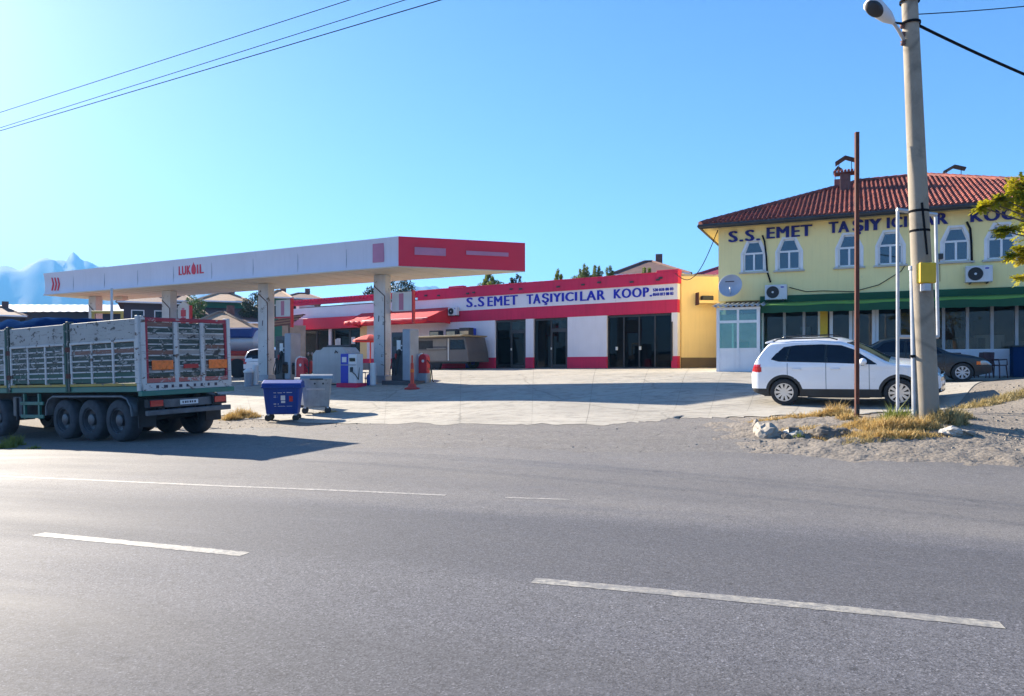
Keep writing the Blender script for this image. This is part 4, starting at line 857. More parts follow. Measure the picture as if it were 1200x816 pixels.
# ------------------------------------------------------------------ vehicles
def interp(T, x):
    if x <= T[0][0]: return T[0][1]
    for (a, b), (c, d) in zip(T[:-1], T[1:]):
        if x <= c: return b + (d-b)*(x-a)/(c-a)
    return T[-1][1]
def sm(T, x, h=.05): return (interp(T, x-h) + 2*interp(T, x) + interp(T, x+h))/4
def inpoly(P, x, y):
    c = False; n = len(P)
    for i in range(n):
        (a, b), (d, e) = P[i], P[(i+1) % n]
        if (b > y) != (e > y) and x < (d-a)*(y-b)/(e-b)+a: c = not c
    return c
def car_shell(t, spec):
    """a car skin as a fine loft, cut into its panels, panes and lamps; local x forward from the rear axle, y left, z up"""
    zt, zb, pw, tum = spec['top'], spec['bot'], spec['plan'], spec['tumble']; x0, x1 = spec['x0'], spec['x1']
    st = .022; nx = int((x1-x0)/st); n1, n2, n3 = spec.get('rows', (46, 7, 26)); N = n1+n2+n3
    G = []
    for i in range(nx+1):
        x = x0 + (x1-x0)*i/nx; T = sm(zt, x); B = sm(zb, x, .03); Wd = sm(pw, x, .04); r = spec['rad'](x); row = []
        zs = T - r
        for j in range(n1+1):
            z = B + (zs-B)*j/n1; row.append((x, Wd*sm(tum, z, .03), z))
        ye = row[-1][1]; ry = r*1.25
        for j in range(1, n2+1):
            a = math.pi/2*j/n2; row.append((x, ye-ry*(1-math.cos(a)), zs+r*math.sin(a)))
        yt = row[-1][1]; cr = spec.get('crown', .05)
        for j in range(1, n3+1):
            y = yt*(1-j/n3); row.append((x, y, T+cr*(1-(y/yt)**2)*min(1, (T-.6)*1.5) if yt > 0 else T))
        for j in range(n1+n2+1):                       # pull grid corners onto panel edges so that the cuts run clean
            px_, py_, pz_ = row[j]; best = .017; hit = None
            for kind, dat in spec['snap']:
                if kind == 'c':
                    d = math.hypot(px_-dat[0], pz_-dat[1]); e = abs(d-dat[2])
                    if e < best and d > 0: best = e; hit = (dat[0]+(px_-dat[0])*dat[2]/d, dat[1]+(pz_-dat[1])*dat[2]/d)
                else:
                    for (a, b), (c, d) in zip(dat, dat[1:]+dat[:1] if kind == 'p' else dat[1:]):
                        L2 = (c-a)**2+(d-b)**2; u = min(1, max(0, ((px_-a)*(c-a)+(pz_-b)*(d-b))/L2)); qx, qz = a+u*(c-a), b+u*(d-b); e = math.hypot(px_-qx, pz_-qz)
                        if e < best: best = e; hit = (qx, qz)
            if hit and x0+.05 < hit[0] < x1-.05:
                row[j] = (hit[0], py_ + (sm(pw, hit[0], .04)*sm(tum, hit[1], .03) - Wd*sm(tum, pz_, .03) if j <= n1 else 0), hit[1])
        G.append(row)
    parts = {}
    def emit(q, c):
        if c is None: return
        for sgn in (1, -1):
            mb = parts.setdefault(c + ('|L' if sgn > 0 else '|R') if c in spec['sided'] else c, {})
            idx = []
            for p in (q if sgn > 0 else q[::-1]):
                y = p[1]*sgn
                if c.startswith('glass') : y -= sgn*.012 if abs(p[1]) > .2 else 0
                k = (round(p[0], 4), round(y, 4), round(p[2], 4)); 
                if k not in mb: mb[k] = len(mb)
                if mb[k] not in idx: idx.append(mb[k])
            if len(idx) > 2: FC.setdefault((c + ('|L' if sgn > 0 else '|R')) if c in spec['sided'] else c, []).append(idx)
    FC = {}
    for i in range(nx):
        for j in range(N):
            q = [G[i][j], G[i+1][j], G[i+1][j+1], G[i][j+1]]; cx = sum(p[0] for p in q)/4; cy = sum(p[1] for p in q)/4; cz = sum(p[2] for p in q)/4
            emit(q[::-1], spec['cls'](cx, cy, cz, 'side' if j < n1 else 'edge' if j < n1+n2 else 'top'))
    for end, row, bul in (('front', G[-1], spec['nose']), ('rear', G[0], -spec['tail'])):
        m = 22; ww = max(p[1] for p in row); cols = []
        for p in row:
            cols.append([(p[0] + bul*(1-((p[1]*(1-k/m))/ww)**2) * 1.0 - bul*(1-(p[1]/ww)**2), p[1]*(1-k/m), p[2]) for k in range(m+1)])
        for j in range(N-n3):
            for k in range(m):
                q = [cols[j][k], cols[j+1][k], cols[j+1][k+1], cols[j][k+1]]; cx, cy, cz = [sum(p[a] for p in q)/4 for a in range(3)]
                emit(q if end == 'rear' else q[::-1], spec['cls'](cx, cy, cz, end))
    body = None; out = {}
    for c in sorted(parts, key=lambda k: k != 'body'):
        vv = sorted(parts[c], key=parts[c].get); mb = MB(); mb.v = vv; mb.f = FC.get(c, [])
        if not mb.f: continue
        nm, mt = spec['mats'][c.split('|')[0]]
        o = mb.build(nm, mt, t, smooth=True); out[c] = o
        if c == 'body': o.data.set_sharp_from_angle(angle=R(50))
    return out
def wheel(t, x, y, r, w, rimr, spokes, side, tyre='tyre', rim='alloy'):
    wo = bpy.data.objects.new('wheel', None); COL.objects.link(wo); wo.parent = t; wo.location = (x, y, r); wo.rotation_euler = (0, 0, 0 if side < 0 else math.pi)
    h = w/2                                            # outer face towards local -y
    MB().lathe([(rimr, -h*.86), (rimr+.02, -h), (r-.05, -h), (r-.012, -h*.86), (r, -h*.6), (r, h*.6), (r-.012, h*.86), (r-.05, h), (rimr, h)], (0,0,0), 'y', 40).build('tyre', tyre, wo, smooth='auto')
    rm = MB().lathe([(rimr+.004, -h*.86), (rimr-.012, -h*.9), (rimr-.03, -h*.7), (rimr-.035, -.0), (.001, .0)], (0,0,0), 'y', 40).build('rim_well', 'black_gloss', wo, smooth='auto')
    MB().lathe([(rimr+.006, -h*.85), (rimr, -h*.94), (rimr-.022, -h*.94), (rimr-.026, -h*.80)], (0,0,0), 'y', 40).build('rim', rim, wo, smooth='auto')
    for k in range(spokes):
        a = 2*math.pi*k/spokes; b = MB(); c, s_ = math.cos(a), math.sin(a); w0, w1 = rimr*.10, rimr*.155
        def P(rr, tt, yy): return (rr*c - tt*s_, yy, rr*s_ + tt*c)
        b.add([P(.03, -w0, -h*.80), P(.03, w0, -h*.80), P(rimr-.015, w1, -h*.86), P(rimr-.015, -w1, -h*.86), P(.03, -w0, -h*.55), P(.03, w0, -h*.55), P(rimr-.015, w1, -h*.6), P(rimr-.015, -w1, -h*.6)],
              [(0, 1, 2, 3), (4, 7, 6, 5), (0, 3, 7, 4), (1, 5, 6, 2), (2, 6, 7, 3), (0, 4, 5, 1)]); b.build('spoke', rim, wo)
    MB().cyl((0, -h*.84, 0), (0, -h*.5, 0), rimr*.20, None, 18).build('hub_cap', rim, wo)
    return wo
def tilt_place(t, px, py, ang, wb, track):             # sit on the terrain: pitch and roll from the wheel positions
    ex = Vector((math.cos(ang), math.sin(ang))); ey = Vector((-ex.y, ex.x)); p = Vector((px, py))
    h = lambda a, b: gz(*(p + ex*a + ey*b))
    r = (h(0, -track)+h(0, track))/2; f = (h(wb, -track)+h(wb, track))/2; lft = (h(0, track)+h(wb, track))/2; rgt = (h(0, -track)+h(wb, -track))/2
    t.location = (px, py, r+.02); t.rotation_euler = (math.atan2(lft-rgt, 2*track), -math.atan2(f-r, wb), ang)
# ---- white crossover
suv = thing('suv', 'white crossover car parked side-on behind the rusty post and concrete pole', 'car')
WB, WR = 2.66, .345
S_top = [(-.84,.80),(-.81,1.00),(-.74,1.13),(-.60,1.34),(-.45,1.54),(-.36,1.615),(.2,1.655),(.8,1.66),(1.3,1.625),(1.62,1.53),(2.0,1.33),(2.36,1.12),(2.5,1.065),(2.9,1.02),(3.25,.955),(3.46,.87),(3.54,.74)]
S_bot = [(-.84,.46),(-.8,.34),(-.5,.25),(2.9,.22),(3.3,.24),(3.54,.34)]
S_plan = [(-.84,.70),(-.78,.80),(-.64,.875),(-.3,.915),(.5,.92),(2.2,.92),(2.8,.905),(3.15,.87),(3.4,.79),(3.54,.63)]
S_tum = [(.2,.955),(.40,.985),(.62,1.0),(.80,.995),(.94,.985),(1.0,.993),(1.08,.965),(1.2,.925),(1.5,.80),(1.66,.73)]
win_side = [(-.32,1.20),(-.12,1.14),(.6,1.115),(1.3,1.09),(2.12,1.045),(2.18,1.06),(1.98,1.20),(1.66,1.42),(1.38,1.525),(.9,1.56),(.3,1.55),(.0,1.51),(-.2,1.34)]
def suv_cls(x, y, z, reg):
    for ax in (0, WB):
        d = math.hypot(x-ax, z-WR)
        if reg == 'side':
            if d < WR+.045: return None
            if d < WR+.115 and z < .95: return 'clad'
    if reg in ('side', 'edge'):
        if z > .95 and inpoly(win_side, x, z):
            if abs(x-.06-(z-1.15)*.25) < .022: return 'pillar'
            if abs(x-1.02) < .035: return 'pillar'
            if x < .06+(z-1.15)*.25: return 'glass_quarter'
            return 'glass_rear_door' if x < 1.02 else 'glass_front_door'
        if z < .435: return 'clad'
        if x < -.55 and .87 < z < 1.07 and x < -.58+(1.07-z)*.25: return 'tail'
        if x > 2.93 and .74 < z < .86 and z > .86-(x-2.93)*.35: return 'head'
        for gi, xx in enumerate((1.02, 2.02, .10)):
            if reg == 'side' and abs(x-xx) < .012 and z > (.45 if xx > .5 else .78) and z < 1.1: return 'gap%d' % gi
        if reg == 'side' and abs(z-.905+.02*x*.3) < .012 and -.5 < x < 3.0: return 'body'
        return 'body'
    if reg == 'top':
        if 1.50 < x < 2.44 and z < 1.58: return 'glass_windscreen' if y < .90*(.86-.30*(z-1.07)) else 'body'
        if -.80 < x < -.47 and 1.14 < z < 1.50: return 'glass_rear' if y < .60 else 'body'
        return 'body'
    if reg == 'front':
        if z < .36: return 'clad'
        if .40 < z < .47: return 'chrome'
        if .36 < z < .52 and y < .56: return 'grille'
        if .60 < z < .74: return 'grille' if y < .42 else 'head'
        return 'body'
    if reg == 'rear': return 'clad' if z < .5 else 'body'
    return 'body'
mats = {'body': ('body', 'car_white'), 'clad': ('cladding', 'black_plastic'), 'pillar': ('door_pillar', 'black_gloss'), 'glass_quarter': ('quarter_window', 'tint_glass'), 'glass_rear_door': ('rear_door_window', 'tint_glass'), 'glass_front_door': ('front_door_window', 'tint_glass'),
  'tail': ('tail_light', 'lamp_red'), 'head': ('headlight', 'lamp_clear'), 'gap0': ('door_gap', 'pump_grey'), 'gap1': ('door_gap', 'pump_grey'), 'gap2': ('door_gap', 'pump_grey'), 'glass_windscreen': ('windscreen', 'tint_glass'), 'glass_rear': ('rear_window', 'tint_glass'), 'grille': ('grille', 'black_gloss'), 'chrome': ('trim_strip', 'chrome')}
SIDED = {'clad', 'pillar', 'glass_quarter', 'glass_rear_door', 'glass_front_door', 'tail', 'head', 'gap0', 'gap1', 'gap2'}
car_shell(suv, dict(top=S_top, bot=S_bot, plan=S_plan, tumble=S_tum, x0=-.84, x1=3.54, rad=lambda x: .09 if x < 2.4 else .07, cls=suv_cls, nose=.10, tail=.07, mats=mats, sided=SIDED, crown=.045, snap=[('p', win_side), ('c', (0, WR, WR+.045)), ('c', (WB, WR, WR+.045)), ('c', (0, WR, WR+.115)), ('c', (WB, WR, WR+.115)), ('l', [(-1, .435), (4, .435)])]))
for s in (-1, 1):
    for x in (0, WB): wheel(suv, x, s*.80, WR, .225, .235, 10, s)
    MB().tube([(-.28, s*.60, 1.655), (-.15, s*.605, 1.71), (1.1, s*.61, 1.715), (1.28, s*.60, 1.66)], .018, 6).build('roof_rail', 'black_gloss', suv, smooth=True)
    mb = MB().lathe([(.0, -.11), (.07, -.10), (.10, -.03), (.10, .04), (.07, .10), (0, .12)], (0, 0, 0), 'y', 16); m_ = mb.build('side_mirror', 'car_white', suv, smooth=True); m_.location = (1.88, s*1.02, 1.13); m_.scale = (.9, 1.1, .85)
    MB().box(1.83, 1.90, s*.90-.05, s*.90+.05, 1.03, 1.09).build('mirror_stalk', 'black_gloss', suv)
    for x in (.22, 1.14): MB().tube([(x, s*.915, .945), (x+.03, s*.94, .95), (x+.18, s*.94, .95), (x+.21, s*.915, .945)], .014, 6).build('door_handle', 'car_white', suv, smooth=True)
MB().prism([(-.50, 1.60), (-.30, 1.625), (-.30, 1.67), (-.48, 1.645)], -.58, .58).build('spoiler', 'car_white', suv, bevel=.01)
MB().box(-.55, 3.1, -.62, .62, .20, .62).build('underbody', 'chassis', suv); MB().box(.55, 2.0, -.70, .70, .19, .5).build('sill_box', 'chassis', suv); MB().box(-.52, .52, -.56, .56, .6, .9).build('rear_well', 'chassis', suv); MB().box(2.1, 3.1, -.56, .56, .6, .85).build('front_well', 'chassis', suv)
MB().box(3.61, 3.63, -.26, .26, .46, .57).build('number_plate', 'plate_white', suv)
SA = math.atan2(-.495, .869); exs = Vector((math.cos(SA), math.sin(SA))); eys = Vector((-exs.y, exs.x))
near = Vector((7.14, 19.42)); pos = near + eys*.80; tilt_place(suv, pos.x, pos.y, SA, WB, .8)
# ---- dark sedan
sed = thing('sedan', 'dark blue-green older sedan behind the concrete pole facing right', 'car')
WB2, WR2 = 2.6, .305
D_top = [(-.98,.70),(-.92,.86),(-.6,.90),(-.30,.93),(-.05,1.10),(.3,1.30),(.6,1.37),(1.1,1.385),(1.5,1.34),(1.9,1.12),(2.25,.93),(2.45,.885),(2.9,.83),(3.2,.75),(3.36,.66),(3.42,.56)]
D_bot = [(-.98,.42),(-.8,.28),(-.5,.2),(2.9,.19),(3.42,.30)]
D_plan = [(-.98,.66),(-.85,.76),(-.5,.83),(0,.85),(2.2,.85),(2.8,.83),(3.15,.77),(3.42,.60)]
D_tum = [(.2,.96),(.45,.995),(.6,1.0),(.78,.985),(.90,.965),(1.1,.86),(1.38,.70)]
dwin = [(.05,.95),(2.05,.90),(1.95,1.0),(1.5,1.26),(1.1,1.315),(.6,1.30),(.35,1.22)]
def sed_cls(x, y, z, reg):
    for ax in (0, WB2):
        if reg == 'side' and math.hypot(x-ax, z-WR2) < WR2+.04: return None
    if reg in ('side', 'edge'):
        if inpoly(dwin, x, z):
            if abs(x-1.0) < .04: return 'pillar'
            return 'glass_rear_door' if x < 1.0 else 'glass_front_door'
        if z < .30: return 'clad'
        if .48 < z < .53 and reg == 'side': return 'clad'
        if x > 3.08 and .56 < z < .68: return 'head'
        if x > 2.98 and .56 < z < .66: return 'ind'
        if x < -.75 and .62 < z < .8: return 'tail'
        if reg == 'side' and z > .3 and min(abs(x-1.0), abs(x-2.08)) < .012: return 'gap0' if x < 1.5 else 'gap1'
        return 'body'
    if reg == 'top':
        if 1.52 < x < 2.26 and .94 < z < 1.35: return 'glass_windscreen' if y < .62 else 'body'
        if -.22 < x < .30 and .98 < z < 1.28: return 'glass_rear' if y < .58 else 'body'
        return 'body'
    if reg == 'front': return 'clad' if z < .40 else ('grille' if z < .56 and y < .3 else 'head' if z < .56 and z > .46 else 'body')
    return 'clad' if z < .45 else 'body'
m2 = dict(mats); m2['body'] = ('body', 'car_navy'); m2['ind'] = ('indicator', 'lamp_orange'); m2['gap0'] = m2['gap1'] = ('door_gap', 'black_gloss')
car_shell(sed, dict(top=D_top, bot=D_bot, plan=D_plan, tumble=D_tum, x0=-.98, x1=3.42, rad=lambda x: .08, cls=sed_cls, nose=.08, tail=.06, mats=m2, sided=SIDED | {'ind'}, crown=.035, snap=[('p', dwin), ('c', (0, WR2, WR2+.04)), ('c', (WB2, WR2, WR2+.04)), ('l', [(-1, .30), (4, .30)])]))
for s in (-1, 1):
    for x in (0, WB2): wheel(sed, x, s*.73, WR2, .19, .20, 8, s, rim='galv')
    MB().lathe([(0, -.09), (.06, -.08), (.075, 0), (.06, .08), (0, .09)], (1.78, s*.92, .98), 'y', 14).build('side_mirror', 'car_navy', sed, smooth=True)
MB().box(-.5, 3.1, -.56, .56, .18, .55).build('underbody', 'chassis', sed); MB().box(-.45, .45, -.5, .5, .5, .75).build('rear_well', 'chassis', sed); MB().box(2.15, 3.05, -.5, .5, .5, .72).build('front_well', 'chassis', sed)
SA2 = math.atan2(-.40, .92); e2 = Vector((math.cos(SA2), math.sin(SA2))); y2 = Vector((-e2.y, e2.x)); fw = Vector((14.3, 23.6)); pos = fw - e2*WB2 + y2*.73; tilt_place(sed, pos.x, pos.y, SA2, WB2, .73)
# ------------------------------------------------------------------ the old cargo trailer truck at the left
trk = thing('cargo_truck', 'battered high-sided cargo trailer truck with chipped grey, green and red boards', 'truck')
# local x: forward, y: left, z: up from the road; the tail is at x = 0, the near (left-hand) side... right side faces away
TL, TW = 11.4, 2.5
fl, top = 1.18, 2.90                                # floor beam underside, top of the sides
def tb(name, x0, x1, y0, y1, z0, z1, m, par=None, **k):
    if name in ('slat', 'rib', 'tail_slat', 'tail_rib', 'stiffener'):                # knocked about: no two sit quite alike
        j = random.uniform(-.006, .006); z0 += j; z1 += j; q = random.uniform(-.004, .004); y0 += q; y1 += q; x0 += random.uniform(-.004, .004)
        if name in ('slat', 'tail_slat') and random.random() < .16: m = 'board_rust' if random.random() < .4 else 'board_tail'
    return MB().box(x0, x1, y0, y1, z0, z1).build(name, m, par or trk, **k)
tb('floor_beam', .0, TL, .0, TW, fl, fl+.14, 'truck_green', bevel=.01)
tb('floor', .03, TL-.03, .05, TW-.05, fl+.14, fl+.2, 'board_dark')
posts = [.0, 2.85, 5.65, 8.45, TL]
def side(y_out, sg):                                # sg: direction pointing outwards in y
    for k in range(len(posts)):
        x = min(max(posts[k], .05), TL-.05); a = y_out; b = y_out - sg*.09
        tb('side_post', x-.05, x+.05, min(a, b)-.03, max(a, b)+.03, fl+.02, top+.04, 'board_dark' if k else 'board_white', bevel=.008)
        if 0 < k < len(posts)-1:
            tb('side_post', x+.09, x+.17, min(a, b)-.02, max(a, b)+.02, fl+.02, top, 'board_green', bevel=.008)
            for zz in (fl+.35, fl+1.0): tb('hinge', x-.09, x+.10, y_out+sg*.015-.02, y_out+sg*.015+.02, zz, zz+.12, 'rust')
    for x0, x1 in zip(posts[:-1], posts[1:]):
        x0 += .10 if x0 == 0 else .19; x1 -= .07; b = y_out - sg*.05; lo, hi = min(y_out, b), max(y_out, b)
        ub = tb('upper_board', x0, x1, lo, hi, top-.50, top-.02, 'board_grey', bevel=.008)
        zs0, zs1 = fl+.22, top-.55; n = 7; h = (zs1-zs0)/n
        for k in range(n):
            tb('slat', x0+.03, x1-.03, lo+.012, hi-.012, zs0+k*h+.014, zs0+(k+1)*h-.014, 'board_green' if k < 2 else 'board_dark', bevel=.006)
            if k: tb('rib', x0+.05, x1-.05, (hi-.012 if sg > 0 else lo-.008), (hi+.008 if sg > 0 else lo+.012), zs0+k*h-.017, zs0+k*h+.017, 'rib_paint')
        for q in range(4):
            x = x0 + (x1-x0-.07)*q/3; tb('stiffener', x, x+.07, lo-.018, hi+.018, zs0-.02, zs1+.05, 'board_white', bevel=.006)
        tb('top_rail', x0, x1, lo-.02, hi+.02, zs1+.0, zs1+.055, 'board_white', bevel=.006)
        tb('edge_strip', x0-.05, x1+.05, lo-.022, hi+.022, fl+.145, fl+.205, 'strip_yellow')
side(0.0, -1); side(TW, 1)
# tailboard
tb('top_bar', -.03, .05, .05, TW-.05, top-.09, top+.0, 'board_red', bevel=.01)
cols = [(.12, .84), (.97, 1.53+.04), (1.70, 2.38)]
for y in (.03, .86, 1.59, TW-.12): tb('tail_post', -.055, .05, y, y+.10, fl+.16, top-.09 if .1 < y < 2.2 else top+.03, 'board_white', bevel=.008)
for y in (.135, TW-.18): tb('red_edge', -.04, .04, y-.0, y+.055, fl+.30, top-.09, 'board_red')
for y in (.96, 1.69): tb('tail_post', -.04, .045, y, y+.05, fl+.16, top-.09, 'board_grey', bevel=.006)
n = 10; z0 = fl+.32; h = (top-.10-z0)/n
for a, b_ in ((.20, .86), (1.01, 1.59), (1.74, TW-.19)):
    for k in range(n): tb('tail_slat', -.012+.006*(k % 2), .03, a+.0, b_, z0+k*h+.010, z0+(k+1)*h-.010, 'board_dark' if k % 3 != 1 else 'board_tail', bevel=.006)
    for k in range(1, n): tb('tail_rib', -.03, -.0, a+.01, b_-.01, z0+k*h-.014, z0+k*h+.014, 'rib_paint')
tb('red_rail', -.05, .04, .13, TW-.13, fl+.20, fl+.30, 'strip_redwhite', bevel=.005)
tb('lettered_sill', -.06, .04, .05, TW-.05, fl+.02, fl+.19, 'board_white', bevel=.006)
tb('sill_beam', -.09, .06, -.03, TW+.03, fl-.10, fl+.02, 'truck_green', bevel=.01)
for a in (.26, 1.80): tb('reflector', -.075, -.055, a, a+.55, fl+.50, fl+.72, 'lamp_orange', bevel=.005)
tb('red_plate', -.065, -.045, 1.10, 1.50, fl+.52, fl+.62, 'old_red')
# writing on the sill is worn past reading: short dark dashes
for k in range(9): y = .35+k*.2; tb('worn_letter', -.066, -.06, y, y+.05+.05*random.random(), fl+.07, fl+.14, 'house_dark')
# chassis, bumper, lamps, plate
for y in (.72, 1.62): tb('chassis_rail', .25, TL-.2, y, y+.16, .82, fl-.0, 'chassis')
for x in (.5, 2.0, 3.6, 5.2, 7): tb('cross_member', x, x+.12, .88, 1.62, .86, 1.05, 'chassis')
bp = tb('bumper', -.10, .02, .10, TW-.10, .62, .74, 'mud_metal', bevel=.012)
tb('lamp_beam', .0, .08, .45, TW-.15, .78, .98, 'mud_metal', bevel=.01)
for y in (.3, 2.05):
    tb('lamp_housing', -.06, .1, y-.16, y+.24, .80, 1.0, 'chassis', bevel=.01); tb('tail_light', -.085, -.06, y-.12, y+.20, .83, .97, 'lamp_red')
npl = tb('number_plate', -.015, -.002, 1.0, 1.5, .83, .94, 'plate_white', bevel=.003)
for k in range(6): tb('worn_character', -.02, -.015, 1.06+k*.065, 1.06+k*.065+.03+.012*(k % 2), .86, .91, 'house_dark', npl)
for y in (.55, 1.95): tb('bumper_bracket', .0, .1, y-.04, y+.04, .70, .9, 'chassis')
for y in (.12, 1.95): tb('mud_flap', .30, .33, y, y+.45, .35, 1.0, 'chassis')
# wheels: three near-side axles, the tractor axle further forward
def big_wheel(x, y, side, r=.50):
    w = bpy.data.objects.new('wheel', None); COL.objects.link(w); w.parent = trk; w.location = (x, y, r); w.rotation_euler = (0, 0, 0 if side < 0 else math.pi)
    h = .19
    MB().lathe([(.29, -h*.8), (.31, -h), (r-.07, -h), (r-.02, -h*.86), (r, -h*.7), (r, h*.7), (r-.02, h*.86), (r-.07, h), (.29, h*.8)], (0,0,0), 'y', 36).build('tyre', 'truck_tyre', w, smooth='auto')
    MB().lathe([(.292, -h*.8), (.27, -h*.85), (.25, -h*.35), (.14, -h*.2), (.135, -h*.75), (.10, -h*.85), (.001, -h*.85)], (0,0,0), 'y', 30).build('rim', 'hub', w, smooth='auto')
    for k in range(8): a = 2*math.pi*k/8; MB().cyl((.185*math.cos(a), -h*.32, .185*math.sin(a)), (.185*math.cos(a), -h*.2, .185*math.sin(a)), .018, None, 6).build('wheel_nut', 'mud_metal', w)
AX = (1.05, 2.19, 3.33)
for x in AX: big_wheel(x, .26, -1); big_wheel(x, TW-.26, 1); MB().cyl((x, .3, .5), (x, TW-.3, .5), .07, None, 10).build('axle', 'chassis', trk)
for x in (6.55, 7.85): big_wheel(x, .26, -1, .50); big_wheel(x, TW-.26, 1, .50); MB().cyl((x, .3, .5), (x, TW-.3, .5), .07, None, 10).build('axle', 'chassis', trk)
# long mudguard over the three wheels
def guard(y0, y1):
    pts = [(.38, .62), (.42, .85), (.55, 1.02), (.75, 1.08), (3.65, 1.08), (3.85, 1.0), (3.97, .82), (3.99, .60)]
    b = MB(); vv = []
    for x, z in pts: vv += [(x, y0, z), (x, y1, z)]
    b.add(vv, [(2*k, 2*k+2, 2*k+3, 2*k+1) for k in range(len(pts)-1)]); o = b.build('mudguard', 'mud_metal', trk, smooth='auto'); s = o.modifiers.new('t', 'SOLIDIFY'); s.thickness = .025
    l = MB(); l.tube([(x, y0 if y0 < 1 else y1, z) for x, z in pts], .03, 6); l.build('guard_lip', 'mud_metal', o)
guard(.02, .5); guard(TW-.5, TW-.02)
# green side guard with two rails and posts, tool box
for z in (.52, .86): tb('side_guard_rail', 4.15, 5.25, .03, .07, z, z+.09, 'truck_green', bevel=.01)
for x in (4.32, 5.02): tb('side_guard_post', x, x+.07, .03, .09, .50, fl-.02, 'truck_green')
tb('tool_box', 5.35, 5.75, .10, .55, .55, 1.08, 'mud_metal', bevel=.02)
tb('hanging_flap', 5.45, 5.50, .05, .5, .45, 1.05, 'chassis')
# tractor: frame and plain cab beyond the picture edge
tb('tractor_frame', 5.9, 12.6, .75, 1.75, .55, .80, 'chassis')
cb = MB(); cb.prism([(11.7, .55), (13.5, .55), (13.55, 1.6), (13.35, 2.85), (13.0, 3.05), (11.75, 3.05)], .05, TW-.05); cab = cb.build('cab', 'truck_green', trk, bevel=.05, seg=2)
MB().prism([(12.5, 1.75), (13.2, 1.75), (13.1, 2.6), (12.5, 2.6)], .035, .05).build('cab_window', 'tint_glass', cab)
MB().add([(13.575, .25, 1.7), (13.575, TW-.25, 1.7), (13.40, TW-.25, 2.75), (13.40, .25, 2.75)], [(0, 1, 2, 3)]).build('windscreen', 'tint_glass', cab)
big_wheel(12.7, .26, -1); big_wheel(12.7, TW-.26, 1)
# blue tarpaulin heaped over the front of the load
b = MB(); nx_, ny_ = 26, 12; vv = []
for i in range(nx_+1):
    for j in range(ny_+1):
        fx, fy = i/nx_, j/ny_; x = 3.9+7.3*fx; y = .10+2.3*fy
        e = min(1, min(fx, 1-fx)*9)*min(1, min(fy, 1-fy)*5+.35)
        vv.append((x, y, top-.35+e*(.60+.10*nz(x*1.1, y*1.3, 3)+.07*nz(x*3.7, y*3.1, 8)+.03*nz(x*9, y*7, 8))))
b.add(vv, [(i*(ny_+1)+j, (i+1)*(ny_+1)+j, (i+1)*(ny_+1)+j+1, i*(ny_+1)+j+1) for i in range(nx_) for j in range(ny_)])
TA = math.atan2(-.5, .866); ox, oy = -8.46, 17.0             # local x of the finished truck points to its tail, so everything is turned end for end
ex = Vector((math.cos(TA), math.sin(TA))); ey = Vector((-ex.y, ex.x)); o2 = Vector((ox, oy)); hh = lambda p, q: gz(*(o2 + ex*p + ey*q))
pit = (hh(-1.5, 1.25) - hh(-8, 1.25))/6.5; rol = (hh(-3, 2.2) - hh(-3, .3))/1.9 * .5
zz = hh(-1.5, .6) + 1.5*pit - .6*rol + .016
MX = Matrix.Scale(-1, 4, (1, 0, 0))
def flip(o):
    for c in o.children:
        if c.type == 'MESH': c.data.transform(MX); c.data.flip_normals(); flip(c)
        else: c.location.x *= -1
flip(trk)
trk.location = (ox, oy, zz); trk.rotation_euler = (math.atan(rol), -math.atan(pit), TA)
tp = b.build('tarpaulin', 'tarp_blue', None, smooth=True); tp.data.transform(MX); tp.data.flip_normals(); tp.modifiers.new('t', 'SOLIDIFY').thickness = .02
tag(tp, 'rumpled dark blue tarpaulin covering the load in the truck bed', 'tarpaulin'); tp.location = trk.location; tp.rotation_euler = trk.rotation_euler
# ------------------------------------------------------------------ equipment on the forecourt
def on_ground(u, v): p = GP(u, v); return p
def canopy_local(u, yo): x = CF.px(u, 430, yo)[0]; p = CF.world(x, yo, 0); p.z = gz(p.x, p.y) + .02; return p
def dispenser(u0, u1, v0, yo, label):
    x0 = CF.px(u0, 430, yo)[0]; x1 = CF.px(u1, 430, yo)[0]; p = CF.world(x0, yo, 0); p.z = gz(p.x, p.y)+.015
    h = CF.px((u0+u1)/2, v0, yo)[1] + CF.o.z - p.z; w = x1-x0
    t = thing('fuel_dispenser', label, 'fuel pump', p, CF.a, 'dark fuel dispensers under the canopy')
    MB().box(-.25, w+.35, -.35, .85, -.1, .14).build('island_kerb', 'pump_dark', t, bevel=.02)
    MB().box(0, w*.62, -.02, .5, .14, h-.12).build('cabinet', 'pump_dark', t, bevel=.02, seg=2); MB().box(w*.62, w, -.08, .55, .14, h).build('mast', 'pump_grey', t, bevel=.03, seg=2)
    MB().box(w*.10, w*.5, -.035, -.02, h*.70, h*.86).build('display', 'black_gloss', t); MB().box(w*.30, w*.5, -.045, -.035, h*.62, h*.80).build('price_sheet', 'paper', t)
    for k, z in enumerate((.95, 1.12, 1.3)):
        hz_ = MB(); hz_.box(w*.08+k*.16, w*.08+k*.16+.07, -.12, -.02, z-.1, z+.12); ho_ = hz_.build('nozzle', 'old_red' if k == 1 else 'black_plastic', t, bevel=.01)
        MB().tube([(w*.1+k*.16, -.1, z), (w*.1+k*.16, -.22, z-.35), (w*.12+k*.14, -.26, .35), (w*.2+k*.1, -.14, .45), (w*.3+k*.08, -.05, h*.6)], .018, 6).build('hose', 'black_plastic', ho_, smooth=True)
    for q in range(4): MB().cyl((w*.45+.03*(q % 2)*3, -.04, h*.74-.09*q), (w*.45+.03*(q % 2)*3, -.02, h*.74-.09*q), .03, None, 10).build('button', 'paper', t)
    return t
